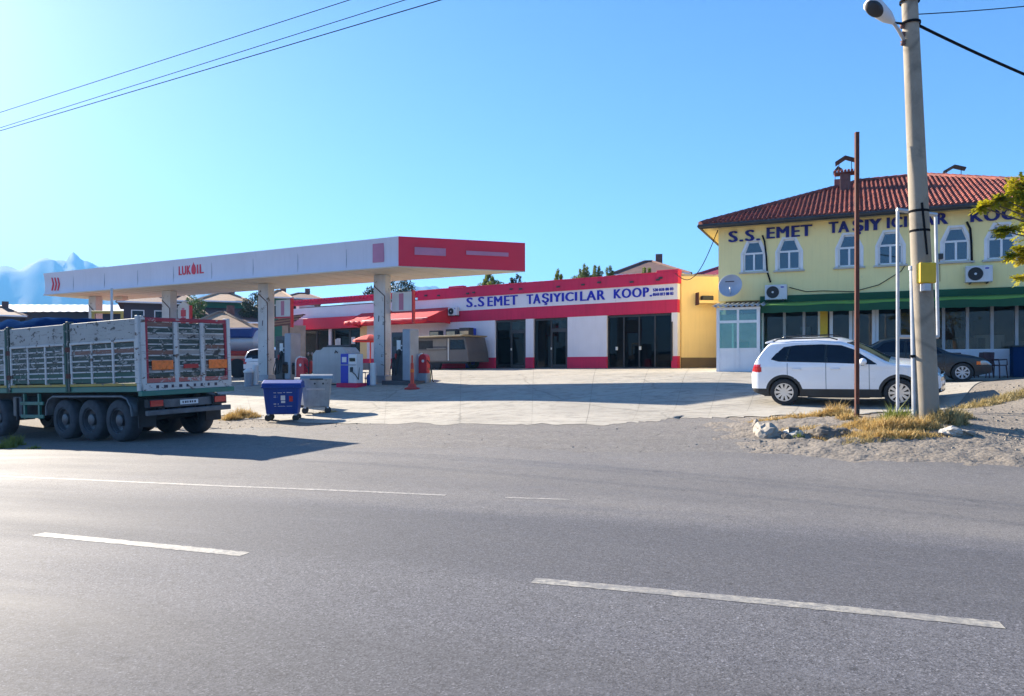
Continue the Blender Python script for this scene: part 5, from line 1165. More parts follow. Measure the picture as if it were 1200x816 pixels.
dispenser(459, 481.5, 386, 1.2, 'dark fuel dispenser with grey mast beside the pillar under the red awning'); dispenser(323, 342, 391, 1.2, 'dark fuel dispenser with grey mast left of the office windows')
# grey cabinet with chamfered top and blue-white dispenser
yo = .4; x0 = CF.px(366, 430, yo)[0]; x1 = CF.px(408, 430, yo)[0]; p = CF.world(x0, yo, 0); p.z = gz(p.x, p.y)+.015; hT = CF.px(388, 407, yo)[1]+CF.o.z-p.z; w = x1-x0
t = thing('grey_tank_cabinet', 'light grey steel cabinet with cut top corners between the two pillars', 'cabinet', p, CF.a)
MB().prism([(0, .05), (w, .05), (w, hT-.55), (w*.94, hT-.22), (w*.82, hT), (w*.30, hT), (w*.25, hT-.1), (w*.10, hT-.12), (0, hT-.3)], 0, .9).build('body', 'cabinet_grey', t, bevel=.015)
MB().box(w*.35, w*.8, .1, .6, hT, hT+.09).build('lid', 'pump_dark', t, bevel=.02); MB().tube([(w*.64, -.01, hT-.25), (w*.68, -.05, hT-.15), (w*.72, -.01, hT-.25)], .02, 6).build('pipe_loop', 'black_plastic', t); MB().box(.05, w-.05, .05, .85, -.1, .05).build('plinth', 'pump_dark', t)
x2 = CF.px(399, 430, yo-.5)[0]; x3 = CF.px(417.5, 430, yo-.5)[0]; p = CF.world(x2, yo-.5, 0); p.z = gz(p.x, p.y)+.015; hT = CF.px(408, 414.5, yo-.5)[1]+CF.o.z-p.z; w = x3-x2
t = thing('fluid_dispenser', 'small blue and white dispenser in front of the grey cabinet', 'fuel pump', p, CF.a)
MB().box(-.1, w+.12, -.15, .5, -.08, .16).build('base', 'wall_red', t, bevel=.015); MB().box(0, w*.48, 0, .42, .16, hT).build('blue_half', 'blue_paint', t, bevel=.012); MB().box(w*.48, w, .01, .42, .16, hT-.02).build('white_half', 'white_paint', t, bevel=.012)
MB().box(w*.1, w*.38, -.006, 0, hT-.35, hT-.14).build('badge', 'paper', t); MB().box(w*.56, w*.92, .0, .01, hT-.32, hT-.18).build('display', 'black_gloss', t); MB().box(0, w, -.004, .01, hT-.48, hT-.44).build('seam', 'pump_grey', t); MB().box(w*.66, w*.78, -.06, .01, hT-.75, hT-.55).build('nozzle', 'black_plastic', t); MB().tube([(w*.72, -.05, hT-.7), (w*1.05, -.1, .5), (w*1.03, .1, .3), (w*.98, .2, .8)], .02, 6).build('hose', 'black_plastic', t, smooth=True)
# red air and water stands
def air_stand(u, vb, label, s=1.0):
    p = GP(u, vb); t = thing('air_stand', label, 'air pump', p, CF.a, 'red air and water stands'); p.z += .01
    MB().box(-.24*s, .24*s, -.18, .18, 0, .40*s).build('pedestal', 'pump_grey', t, bevel=.02)
    arc = [(-.20*s, .40*s), (.20*s, .40*s), (.20*s, 1.0*s)] + [(.20*s*math.cos(a), 1.0*s+.20*s*math.sin(a)) for a in [math.pi*k/8 for k in range(1, 8)]] + [(-.20*s, 1.0*s)]
    MB().prism(arc, -.12, .14).build('cabinet', 'red_paint', t, bevel=.01)
    tr = MB(); tr.tube([(-.215*s, -.125, .42*s), (-.215*s, -.125, 1.0*s)] + [(.215*s*math.cos(a), -.125, 1.0*s+.215*s*math.sin(a)) for a in [math.pi*(8-k)/8 for k in range(1, 5)]], .03, 6); tr.build('white_trim', 'white_paint', t, smooth=True)
    MB().cyl((.03, -.14, .9*s), (.03, -.12, .9*s), .06, None, 14).build('dial', 'paper', t)
    MB().tube([(.18*s, -.05, .95*s), (.40*s, -.08, .75*s), (.46*s, -.06, .1), (.52*s, -.05, .05)], .022, 6).build('hose', 'black_plastic', t, smooth=True); MB().tube([(.2*s, .02, .6*s), (.34*s, 0, .5*s), (.3*s, 0, .05)], .02, 6).build('hose', 'beam_yellow', t, smooth=True)
air_stand(497, 449, 'red air stand with rounded top right of the nearest pillar'); air_stand(354, 455, 'red air stand behind the grey metal wheelie bin', 1.05)
# white low cabinet behind grey bin
p = GP(352, 478); t = thing('white_cabinet', 'low white metal cabinet directly behind the grey metal wheelie bin', 'cabinet', p, CF.a)
MB().box(-.30, .25, 0, .4, .08, 1.0).build('body', 'white_paint', t, bevel=.015); MB().box(-.27, .22, .03, .37, 0, .08).build('plinth', 'pump_dark', t); MB().box(-.02, .0, -.012, 0, .15, .93).build('door_gap', 'pump_dark', t); MB().box(.04, .06, -.03, 0, .5, .62).build('handle', 'chrome', t)
# bollards, red post, bin by the pillars
def bollard(u, vb, h, r, label, m='white_paint', cap=None):
    p = GP(u, vb); t = thing('bollard', label, 'bollard', p); MB().cyl((0, 0, -.05), (0, 0, h-.04), r, None, 20).build('tube', m, t, smooth='auto'); MB().lathe([(r, h-.04), (r*.85, h), (.001, h+.01)], (0,0,0), 'z', 20).build('cap', cap or m, t, smooth=True); MB().lathe([(r*1.01, .0), (r*1.25, .0), (r*1.25, .03), (r*1.01, .04)], (0,0,0), 'z', 20).build('foot_ring', 'pump_grey', t, smooth='auto')
bollard(437, 452, .92, .13, 'pale steel bollard left of the nearest canopy pillar'); bollard(299, 452, .90, .14, 'pale steel bollard left of the second canopy pillar')
p = GP(291.5, 453); t = thing('litter_bin', 'small grey litter bin with white lid between truck tail and pillar', 'bin', p); MB().lathe([(0, 0), (.17, 0), (.20, .62), (.0, .62)], (0,0,0), 'z', 20).build('body', 'pump_grey', t, smooth='auto'); MB().lathe([(.225, .60), (.23, .66), (.12, .76), (.001, .78)], (0,0,0), 'z', 20).build('lid', 'paper', t, smooth='auto')
p = GP(483, 456.5); t = thing('warning_post', 'slim red and orange warning post standing on the forecourt beside the dispenser', 'bollard', p)
MB().lathe([(.0, 0), (.30, 0), (.30, .05), (.17, .10), (.13, .22), (.0, .22)], (0,0,0), 'z', 18).build('base', 'old_red', t, smooth='auto'); MB().cyl((0, 0, .2), (0, 0, 1.0), .075, .06, 14).build('post', 'cone_red', t, smooth='auto'); MB().cyl((0, 0, .65), (0, 0, .77), .078, .075, 14).build('band', 'lamp_orange', t); MB().cyl((0, 0, 1.0), (0, 0, 1.3), .03, .03, 8).build('rod', 'cone_red', t)
# red umbrella, bench, jug
pb = GP(424, 450); t = thing('parasol', 'small red parasol left of the nearest canopy pillar', 'parasol', CF.world(CF.px(434, 430, 3.2)[0], 3.2, 0)); t.location.z = gz(t.location.x, t.location.y)
hz_ = at(428, 392, t.location.y).z - t.location.z; ou = [(.001, hz_)] + [(.8*k/5, hz_-.26*(k/5)**1.5) for k in range(1, 6)] + [(.8, hz_-.34)]
MB().lathe(ou, (0,0,0), 'z', 8).build('canopy', 'umbrella_red', t); MB().cyl((0, 0, 0), (0, 0, hz_-.05), .03, None, 8).build('pole', 'cone_red', t); MB().lathe([(0, .0), (.28, 0), (.28, .08), (.05, .12)], (0,0,0), 'z', 16).build('base', 'pump_grey', t)
t = thing('small_bench', 'small grey bench between the blue dispenser and the nearest pillar', 'bench', GP(424, 449), CF.a)
MB().box(-.35, .35, -.16, .16, .42, .47).build('seat', 'galv', t, bevel=.01); MB().box(-.35, .35, .14, .17, .55, .85).build('backrest', 'galv', t, bevel=.01)
for sx in (-.3, .3):
    for sy in (-.13, .13): MB().cyl((sx, sy, 0), (sx, sy, .42 if sy < 0 else .85), .018, None, 8).build('leg', 'frame_dark', t)
t = thing('water_jug', 'blue plastic water drum at the foot of the bench', 'drum', GP(433.5, 452)); MB().lathe([(0, 0), (.13, 0), (.14, .05), (.14, .36), (.12, .44), (.05, .48), (.05, .53), (.0, .53)], (0,0,0), 'z', 20).build('body', 'tank_blue', t, smooth='auto'); MB().cyl((0, 0, .52), (0, 0, .56), .055, None, 12).build('cap', 'white_paint', t)
# motor scooter like dark shape beside the office
t = thing('motor_scooter', 'dark scooter with a round mirror parked before the office windows', 'scooter', GP(352, 448), CF.a+.5)
for x in (-.55, .55): MB().lathe([(.13, -.05), (.22, -.06), (.27, 0), (.22, .06), (.13, .05), (.13, -.05)], (x, 0, .27), 'y', 22).build('wheel', 'tyre', t, smooth=True)
MB().prism([(-.75, .42), (-.3, .35), (.15, .30), (.42, .45), (.52, .95), (.44, 1.0), (.2, .5), (-.05, .46), (-.15, .78), (-.8, .82)], -.16, .16).build('body', 'black_gloss', t, bevel=.04, seg=2); MB().prism([(-.78, .82), (-.15, .78), (-.12, .86), (-.75, .92)], -.15, .15).build('seat', 'black_plastic', t, bevel=.02); MB().tube([(.46, -.34, 1.05), (.5, 0, 1.0), (.46, .34, 1.05)], .02, 6).build('handlebar', 'chassis', t); MB().prism([(.45, .35), (.62, .6), (.55, .95), (.44, .95)], -.18, .18).build('front_shield', 'old_red', t, bevel=.03)
for s in (-1, 1): MB().tube([(.46, s*.25, 1.04), (.44, s*.30, 1.22)], .01, 5).build('mirror_arm', 'chassis', t); MB().lathe([(.001, 0), (.07, .01), (.075, .03), (.001, .04)], (.42, s*.31, 1.27), 'x', 14).build('mirror', 'chrome', t)
# ------------------------------------------------------------------ wheelie bins
def bin_wheels(t, w, d):
    for x in (-w*.40, w*.40):
        for y in (-d*.38, d*.38):
            c = MB().box(x-.035, x+.035, y-.04, y+.04, .17, .22).build('caster_fork', 'galv', t); MB().lathe([(.0, -.025), (.085, -.03), (.10, -.02), (.10, .02), (.085, .03), (0, .025)], (x, y, .10), 'y', 16).build('caster', 'black_plastic', t, smooth='auto')
p = GP(332, 493); blue = thing('wheelie_bin', 'blue plastic four-wheeled waste container with white print', 'bin', p, R(9))
w, d, h = 1.06, .78, 1.12
b = MB(); lo = [(-w*.42, -d*.40), (w*.42, -d*.40), (w*.42, d*.40), (-w*.42, d*.40)]; hi = [(-w*.5, -d*.5), (w*.5, -d*.5), (w*.5, d*.5), (-w*.5, d*.5)]
b.add([(x, y, .2) for x, y in lo] + [(x, y, h-.10) for x, y in hi], [(3, 2, 1, 0), (0, 1, 5, 4), (1, 2, 6, 5), (2, 3, 7, 6), (3, 0, 4, 7)]); b.build('body', 'bin_blue', blue, bevel=.04, seg=2)
MB().box(-w*.54, w*.54, -d*.54, d*.54, h-.15, h-.08).build('rim', 'bin_blue', blue, bevel=.015)
lid = MB().prismx([(-d*.54, h-.08), (d*.54, h-.08), (d*.5, h+.05), (0, h+.09), (-d*.5, h-.0)], -w*.53, w*.53).build('lid', 'bin_blue', blue, bevel=.02, seg=2)
for x in (-w*.3, w*.3): MB().box(x-.03, x+.03, -d*.6, -d*.53, h-.14, h-.10).build('handle', 'bin_blue', blue)
for x in (-w*.36, -w*.12, w*.12, w*.36): MB().prismx([(-d*.415, .22), (-d*.44, .22), (-d*.53, h-.16), (-d*.49, h-.16)], x-.02, x+.02).build('rib', 'bin_blue', blue)
bin_wheels(blue, w*.92, d*.9)
def bin_front(z): return -d*(.40+.10*(z-.2)/(h-.3)) - .006
def bprint(x0, x1, z0, z1, nm='print_mark', m='paper'):
    q = MB(); q.add([(x0, bin_front(z0)-.014, z0), (x1, bin_front(z0)-.014, z0), (x1, bin_front(z1)-.014, z1), (x0, bin_front(z1)-.014, z1)], [(0, 1, 2, 3)]); q.build(nm, m, blue)
for x0, x1, z0, z1 in ((-.22, .02, .83, .845), (.06, .30, .84, .855), (-.2, .30, .44, .45), (-.22, -.10, .74, .75), (-.22, -.10, .70, .71), (-.02, .12, .62, .76), (-.01, .11, .54, .60), (-.22, -.08, .50, .52)): bprint(x0, x1, z0, z1)
bprint(.22, .32, .58, .74, 'print_mark', 'lamp_red')
p = GP(371, 484.5); gb = thing('metal_waste_container', 'grey galvanised four-wheeled waste container beside the blue one', 'bin', p, R(14)); w, d, h = 1.0, .80, 1.16
b = MB(); lo = [(-w*.38, -d*.38), (w*.38, -d*.38), (w*.38, d*.38), (-w*.38, d*.38)]; hi = [(-w*.47, -d*.48), (w*.47, -d*.48), (w*.47, d*.48), (-w*.47, d*.48)]
b.add([(x, y, .2) for x, y in lo] + [(x, y, h-.06) for x, y in hi], [(3, 2, 1, 0), (0, 1, 5, 4), (1, 2, 6, 5), (2, 3, 7, 6), (3, 0, 4, 7)]); b.build('body', 'bin_metal', gb, bevel=.03, seg=2)
MB().box(-w*.5, w*.5, -d*.51, d*.51, h-.10, h-.05).build('rim', 'bin_metal', gb, bevel=.01)
b = MB(); arc = [(-d*.5, h-.05)] + [(-d*.5*math.cos(a), h-.05+.12*math.sin(a)) for a in [math.pi*k/8 for k in range(1, 8)]] + [(d*.5, h-.05)]; b.prismx(arc[::-1], -w*.49, w*.49); b.build('lid', 'bin_metal', gb, smooth='auto')
MB().box(-.2, .2, -d*.53, -d*.515, h-.10, h-.06).build('lid_slot', 'chassis', gb)
for x in (-.05, .2): MB().cyl((x, -d*.49, h-.22), (x, -d*.46, h-.22), .03, None, 10).build('bolt', 'chassis', gb)
MB().prismx([(-d*.44, h-.42), (-d*.475, h-.42), (-d*.49, h-.36), (-d*.46, h-.36)], -w*.3, w*.25).build('grip', 'galv', gb)
for s in (-1, 1): MB().cyl((s*w*.47, 0, h-.2), (s*w*.58, 0, h-.2), .03, None, 10).build('trunnion', 'bin_metal', gb)
bin_wheels(gb, w*.86, d*.86)
# ------------------------------------------------------------------ grey food trailer by the red building
TRF = Frame(0, 0, 0, RA); yo_ = -2.3
xa = RF.px(484, 430, yo_)[0]; xb = RF.px(549, 430, yo_)[0]; p = RF.world(xa, yo_, 0); p.z = gz(p.x, p.y)+.015; w = xb-xa; hT = RF.px(515, 393, yo_)[1]+RF.o.z-p.z
t = thing('food_trailer', 'dark grey food trailer with tan roof parked against the red and white building', 'trailer', p, RA)
MB().prism([(0, .42), (w, .42), (w*.985, 1.0), (w*.93, hT-.12), (.05, hT-.12)], 0, 1.9).build('body', 'trailer_grey', t, bevel=.04, seg=2)
MB().prism([(-.25, hT-.12), (w*.94, hT-.10), (w*.97, hT-.02), (-.25, hT-.05)], -.35, 1.95).build('roof', 'trailer_roof', t, bevel=.01)
MB().box(.35, 1.5, -.012, 0, 1.15, hT-.3).build('serving_hatch', 'chassis', t); MB().box(1.5, w*.62, -.02, 0, 1.3, hT-.22).build('hatch_shutter', 'trailer_panel', t, bevel=.01); MB().box(1.1, w*.62, -.10, 0, 1.12, 1.2).build('counter_board', 'trailer_panel', t, bevel=.01)
MB().prism([(w*.68, 1.1), (w*.95, 1.1), (w*.915, hT-.28), (w*.68, hT-.28)], -.012, 0).build('side_window', 'tint_glass', t); MB().box(.05, w*.62, -.012, 0, .5, 1.08).build('lower_panel', 'trailer_panel', t); MB().box(w*.645, w*.66, -.03, 0, .5, hT-.2).build('door_edge', 'paper', t)
for x in (w*.3, w*.42): MB().lathe([(.0, -.09), (.18, -.1), (.29, -.08), (.29, .08), (.18, .1), (0, .09)], (x, .15, .29), 'y', 22).build('wheel', 'tyre', t, smooth='auto')
MB().tube([(0, .9, .45), (-.9, .9, .4), (-1.1, .9, .4)], .04, 6).build('drawbar', 'chassis', t); MB().cyl((-.8, .9, 0), (-.8, .9, .5), .03, None, 8).build('jockey_leg', 'chassis', t); MB().box(w*.2, w*.95, .05, .2, .33, .42).build('chassis_rail', 'chassis', t)
for k, u in enumerate((.2, .5, .74)): MB().box(w*u, w*u+.7, .5, .9, hT-.02, hT+.30+.05*k).build('roof_rack', 'gutter', t); MB().box(w*u+.05, w*u+.65, .49, .5, hT+.03, hT+.22).build('rack_panel', 'trailer_roof', t)
# ------------------------------------------------------------------ poles and wires
pb = GP(1086, 491); PB = Vector((7.85, 14.0, gz(7.85, 14.0)))
pole = thing('concrete_pole', 'tall tapered concrete utility pole with yellow box and street lamp', 'utility pole', PB)
lean = Vector((-.40, 0, 9.0)) ; PH = 10.6
def pole_at(z): return Vector((lean.x*z/9, 0, z))
b = MB(); b.tube([pole_at(z) for z in (-.3, 0, 2, 4, 6, 8, PH)], .1, 24, radii=[.205, .20, .183, .168, .152, .137, .118]); b.build('shaft', 'pole_concrete', pole, smooth='auto')
def pz(v): return at(1070, v, 14).z - PB.z
for v in (248, 271, 2, 28): z = pz(v); q = pole_at(z); MB().lathe([(.16+.01*(v > 200), -.025), (.175, -.02), (.175, .02), (.16, .025)], tuple(q), 'z', 24).build('band', 'wire', pole, smooth='auto')
z = pz(322); q = pole_at(z); yb = MB().box(q.x-.19, q.x+.11, -.30, -.15, z-.19, z+.19).build('meter_box', 'yellow_paint', pole, bevel=.02, seg=2); MB().box(q.x-.12, q.x+.0, -.31, -.16, z-.33, z-.20).build('lock', 'galv', yb)
MB().tube([pole_at(pz(240)) + Vector((-.03, -.17, .0)), pole_at(pz(300)) + Vector((.02, -.175, 0))], .022, 5).build('cable', 'wire', pole)
# street lamp on a short bracket at the upper left
z = pz(10); q = pole_at(z); lp = MB(); c = at(1031, 13, 13.6) - PB
ax = Vector((.62, .1, -.42)).normalized()
lh = MB(); lh.tube([c - ax*.30, c - ax*.25, c - ax*.10, c + ax*.18, c + ax*.34], .1, 16, radii=[.09, .135, .15, .11, .045]); lamp = lh.build('lamp_head', 'ac_body', pole, smooth='auto')
dn = Vector((-.42, -.62, -.66)).normalized(); lg = MB(); cc = c - ax*.12
sx_ = dn.cross(ax).normalized(); ay_ = sx_.cross(dn).normalized(); ring = []
for k, (rr_, dd_) in enumerate(((.0, .172), (.06, .168), (.105, .15), (.125, .118), (.125, .08))): ring += [cc + dn*dd_ + ay_*(rr_*1.45*math.cos(q_)) + sx_*(rr_*math.sin(q_)) for q_ in [2*math.pi*i/20 for i in range(20)]]
lg.add(ring, [(r_*20+i, r_*20+(i+1) % 20, (r_+1)*20+(i+1) % 20, (r_+1)*20+i) for r_ in range(4) for i in range(20)]); lg.build('lamp_lens', 'ac_dark', lamp, smooth='auto')
MB().tube([c + ax*.30, c + ax*.48 + Vector((0, .05, -.02)), pole_at(c.z-.38) + Vector((-.13, 0, 0))], .03, 8).build('lamp_bracket', 'galv', pole); MB().tube([pole_at(c.z-.05) + Vector((-.12, 0, 0)), c + ax*.35], .022, 6).build('lamp_brace', 'wire', pole)
for k in range(3): a = pole_at(c.z-.1-.16*k) + Vector((-.17, -.02, 0)); MB().lathe([(.02, -.05), (.05, -.03), (.03, 0), (.05, .03), (.02, .05)], tuple(a), 'z', 12).build('insulator', 'chimney', pole, smooth=True)
zc = 9.6 + CZ - PB.z
MB().box(-1.15, .45, -.06, .06, zc-.18, zc-.06).build('cross_arm', 'galv', pole); 
def wire(name, pts, r, label, sag=0, n=24, g=None):
    a, b_ = [Vector(p) for p in pts]; b = MB(); b.tube([a.lerp(b_, k/n) + Vector((0, 0, -sag*4*(k/n)*(1-k/n))) for k in range(n+1)], r, 5); return tag(b.build(name, 'wire', smooth=True), label, 'wire', g)
for (u0, v0, u1), lab, r in (((0, 132, 410), 'topmost overhead wire crossing the sky at upper left', .011), ((0, 150, 475), 'middle overhead wire crossing the sky at upper left', .011), ((0, 153.5, 517), 'lowest overhead wire crossing the sky at upper left', .014)):
    hgt = 9.6; A_ = at(u0, v0, hgt*870/(430-v0)); B_ = at(u1, 0, hgt*870/430); d = B_ - A_
    wire('overhead_wire', (A_ - d*1.6, B_ + d*.55), r, lab, .0)
p0_ = PB + pole_at(pz(17)) + Vector((.12, 0, 0)); wire('overhead_wire', (p0_, at(1330, -8, 15)), .010, 'thin wire from the pole top to the right picture edge', .05)
p0_ = PB + pole_at(pz(29)) + Vector((.12, 0, 0)); wire('service_cable', (p0_, at(1330, 138, 15.5)), .028, 'thick black cable sloping down right from the pole', .08)
# thin steel pipe right against the pole, white frame posts behind it
Bp_ = Vector((7.62, 14.05, 0)); Bp_.z = gz(Bp_.x, Bp_.y)
t = thing('steel_conduit', 'thin grey steel conduit standing against the left of the concrete pole', 'pipe', Bp_); MB().cyl((0, 0, -.1), (-.05, 0, 2.9), .045, None, 10).build('tube', 'galv', t, smooth='auto'); MB().lathe([(.048, 2.85), (.06, 2.86), (.06, 2.93), (.001, 2.95)], (-.05, 0, 0), 'z', 12).build('cap', 'galv', t); MB().box(-.1, .05, -.06, .0, 1.2, 1.25).build('clamp', 'wire', t)
Yf = 16.0
def fpt(u, v): p = at(u, v, Yf); return p
fb = fpt(1072, 440); t = thing('sign_frame', 'empty white steel sign frame standing behind the concrete pole', 'sign frame', (fb.x, Yf, gz(fb.x, Yf)))
o_ = t.location; zt0 = fpt(1052, 246).z - o_.z; zt1 = fpt(1095, 252).z - o_.z; xl = fpt(1052, 400).x - o_.x; xr = fpt(1096.5, 400).x - o_.x
MB().tube([(xl, 0, gz(o_.x+xl, Yf)-o_.z-.1), (xl, 0, zt0)], .034, 10).build('post', 'galv', t, smooth='auto'); zlow = fpt(1096, 395).z - o_.z
MB().tube([(xr+.05, 0, zlow), (xr, 0, zt1)], .034, 10).build('upright', 'galv', t, smooth='auto'); MB().tube([(xl-.02, 0, zt0), (xr+.02, 0, zt1)], .045, 10).build('top_bar', 'galv', t, smooth='auto'); MB().tube([(xl, 0, zlow), (xr+.05, 0, zlow)], .04, 10).build('lower_bar', 'galv', t, smooth='auto'); MB().cyl(((xl+xr)/2, 0, -.1), ((xl+xr)/2, 0, zlow), .042, None, 10).build('post', 'galv', t)
# rusty square post
RB = Vector((6.76, 14.55, 0)); RB.z = gz(RB.x, RB.y); t = thing('rusty_post', 'tall slim rusty steel post standing in dry grass before the white car', 'post', RB)
zr_ = at(1004, 157, RB.y).z - RB.z; MB().box(-.036, .036, -.036, .036, -.2, zr_).build('shaft', 'rust', t, bevel=.006); MB().box(-.06, .06, -.06, .06, -.1, .05).build('foot', 'rust', t); MB().box(-.03, .03, -.05, -.045, .1, .28).build('slot_plate', 'chassis', t); MB().box(-.035, .035, -.035, .035, zr_, zr_+.03).build('cap', 'rust', t)
# pole stub and yellow frame seen above the truck
Yp = 24.0; p = at(131, 360, Yp); t = thing('thin_mast', 'thin grey mast rising behind the truck under the canopy end', 'post', (p.x, Yp, gz(p.x, Yp))); MB().cyl((0, 0, 0), (0, 0, at(131, 338, Yp).z - t.location.z), .05, .04, 10).build('tube', 'galv', t, smooth='auto'); MB().lathe([(.05, 0), (.14, 0), (.14, .03), (.05, .04)], (0,0,0), 'z', 12).build('foot', 'galv', t)
p = at(126, 368, 25.5); t = thing('pipe_rack', 'yellow pipe frame showing above the truck side', 'rack', (p.x, 25.5, gz(p.x, 25.5))); z0, z1 = 0, at(126, 366, 25.5).z - t.location.z; hw_ = at(143, 366, 25.5).x - p.x
for x in (-hw_, hw_): MB().tube([(x, 0, 0), (x, 0, z1)], .05, 8).build('post', 'beam_yellow', t, smooth='auto')
MB().tube([(-hw_-.04, 0, z1), (hw_+.04, 0, z1)], .05, 8).build('top_bar', 'beam_yellow', t, smooth='auto'); MB().tube([(-hw_, 0, z1-.35), (hw_, 0, z1-.35)], .04, 8).build('cross_bar', 'beam_yellow', t)
# ------------------------------------------------------------------ background: sheds, houses, vehicles
def house(name, label, u0, u1, vE, vR, Y, D, wall, roof, ry=None, rz=0, cat='house', hip=True, wins=2, rid=(.35, .65), walls=True):
    a, b_ = at(u0, vE, Y), at(u1, vE, Y); base = -.2 + min(gz(a.x, Y), gz(b_.x, Y)); w = b_.x-a.x
    rz = math.atan2(-(a.x+b_.x)/2, Y); w *= math.cos(rz); t = thing(name, label, cat, (a.x, Y, base), rz); ze = a.z-base; zr = at((u0+u1)/2, vR, Y + D/2).z - base; ov = .5
    MB().box(0, w, 0, D, -.3, ze).build('wall', wall, t)
    b = MB(); b.add([(-ov, -ov, ze-.1), (w+ov, -ov, ze-.1), (w+ov, D+ov, ze-.1), (-ov, D+ov, ze-.1), (w*rid[0], D/2, zr), (w*rid[1], D/2, zr)], [(0, 1, 5, 4), (1, 2, 5), (2, 3, 4, 5), (3, 0, 4), (3, 2, 1, 0)]); ro = b.build('roof', roof, t)
    for p, q in (((-ov, -ov, ze-.1), (w*rid[0], D/2, zr)), ((w*rid[0], D/2, zr), (w*rid[1], D/2, zr)), ((w+ov, -ov, ze-.1), (w*rid[1], D/2, zr))): MB().tube([p, q], .12, 6).build('ridge', roof, ro)
    MB().box(w*.6, w*.6+.5, D*.45, D*.45+.5, zr-1., zr+.5).build('chimney', 'chimney', ro)
    for k in range(wins):
        x = w*(k+.6)/(wins+.2); wn = MB().box(x-.5, x+.5, -.05, .0, ze-1.9, ze-.7).build('window', 'pvc', t); MB().box(x-.42, x+.42, -.06, -.05, ze-1.82, ze-.78).build('pane', 'tint_glass', wn)
    MB().tube([(-ov, -ov, ze-.1), (w+ov, -ov, ze-.1)], .07, 6).build('gutter', 'pvc', ro)
    return t
# long white-roofed shed
a, b_ = at(-60, 366, 75), at(205, 367, 75); base = gz(a.x*.7, 75)-.5; t = thing('warehouse', 'long low warehouse with a pale metal roof behind the truck', 'warehouse', (a.x, 75, base)); w = b_.x-a.x; ze = a.z-base; zr = at(60, 357.5, 85).z-base
MB().box(0, w, 0, 20, -.5, ze).build('wall', 'house_dark', t); b = MB(); n = 60; vv = []
for k in range(n+1): x = -1+(w+2)*k/n; s = .06*(k % 2); vv += [(x, -1, ze-.05+s), (x, 10, zr+s), (x, 21, ze-.05+s)]
b.add(vv, [(3*k+j, 3*k+3+j, 3*k+4+j, 3*k+1+j) for k in range(n) for j in range(2)]); b.build('roof', 'shed_roof', t)
for k in range(9): x = w*(k+.4)/9; wn = MB().box(x, x+1.6, -.06, 0, ze-2.2, ze-1.0).build('window', 'pvc', t); MB().box(x+.1, x+1.5, -.07, -.06, ze-2.1, ze-1.1).build('pane', 'tint_glass', wn)
house('village_house', 'dark house with brown hip roof left of the green house', 145, 205, 353, 345, 62, 8, 'house_dark', 'roof_brown')
house('village_house', 'brown-roofed house end just right of the sign with red squares', 205, 222, 352, 346, 64, 6, 'house_dark', 'roof_brown', wins=1)
house('village_house', 'green-walled house with a brown hip roof behind the canopy', 237, 289, 352, 343.5, 60, 7, 'house_green', 'roof_tan')
house('village_house', 'teal house with pale roof partly hidden by the second pillar', 318, 336, 348, 341, 66, 6, 'house_green', 'roof_tan', wins=1)
house('village_house', 'brick-coloured house with flat brown roof above the office', 336, 372, 349, 344, 72, 8, 'house_brick', 'roof_brown')
house('low_shed', 'low shed with wide brown tiled roof behind the parked tanker', 224, 312, 376, 359, 56, 9, 'house_cream', 'roof_brown', rid=(.1, .9), wins=1, cat='shed')
house('low_shed', 'small shed with tan tiled roof showing over the truck tailboard', 222, 296, 384, 366, 48, 7, 'house_cream', 'roof_tan', rid=(.45, .55), wins=1, cat='shed')
house('low_shed', 'small dark-roofed shed above the front of the truck at the left edge', -30, 24, 368, 360, 60, 8, 'house_dark', 'roof_brown', wins=1, cat='shed')
house('village_house', 'house with red-brown hip roof rising behind the red parapet', 722, 800, 322, 308, 52, 9, 'house_cream', 'roof_brown', rid=(.42, .55))
house('village_house', 'house with red roof between the outbuilding and the yellow building', 812, 900, 325, 309, 60, 9, 'house_cream', 'board_red', rid=(.6, .7), wins=1)
# lean-to with slatted roof left of the office
p = at(322, 378, 46); t = thing('lean_to', 'ramshackle brown lean-to between the pillar and the office', 'shed', (p.x, 46, gz(p.x, 46))); z1 = p.z - t.location.z
for k in range(7): MB().prism([(-.6, z1-.3+.13*k), (.95, z1-.1+.13*k), (.95, z1-.04+.13*k), (-.6, z1-.24+.13*k)], .5*k, .5*k+.42).build('roof_board', 'roof_tan' if k % 2 else 'roof_brown', t)
for x in (-.5, .85): MB().cyl((x, .1, 0), (x, .1, z1-.15), .06, None, 8).build('post', 'bark', t)
MB().box(-.6, .95, 3.4, 3.5, 0, z1).build('back_boards', 'house_cream', t)
# white and blue tanker truck, white hatchback behind
p = at(243, 442, 40); gzz = gz(p.x, 40); t = thing('tanker_truck', 'white and blue tanker truck with red chassis parked behind the pillars', 'truck', (p.x, 40, gzz), R(170))
def tz(v): return at(290, v, 40).z - gzz
MB().lathe([(.001, -3.2), (.45, -3.15), (.62, -3.0), (.64, 2.6), (.45, 2.75), (.001, 2.8)], (0, 0, tz(401)), 'x', 28).build('tank', 'tank_white', t, smooth='auto'); MB().prismx([(-.80, tz(397)), (.80, tz(397)), (.62, tz(385)), (-.62, tz(385))], -3.0, 2.4).build('top_cover', 'tank_blue', t, bevel=.08); MB().box(-3.2, 4.6, -1.1, 1.1, tz(417), tz(412)).build('chassis_frame', 'old_red', t, bevel=.03)
MB().prism([(2.9, tz(430)), (4.8, tz(430)), (4.85, tz(408)), (4.5, tz(392)), (2.95, tz(392))], -1.1, 1.1).build('cab', 'old_red', t, bevel=.06, seg=2); MB().prism([(3.3, tz(407)), (4.4, tz(407)), (4.25, tz(396)), (3.3, tz(396))], -1.115, -1.1).build('cab_window', 'tint_glass', t)
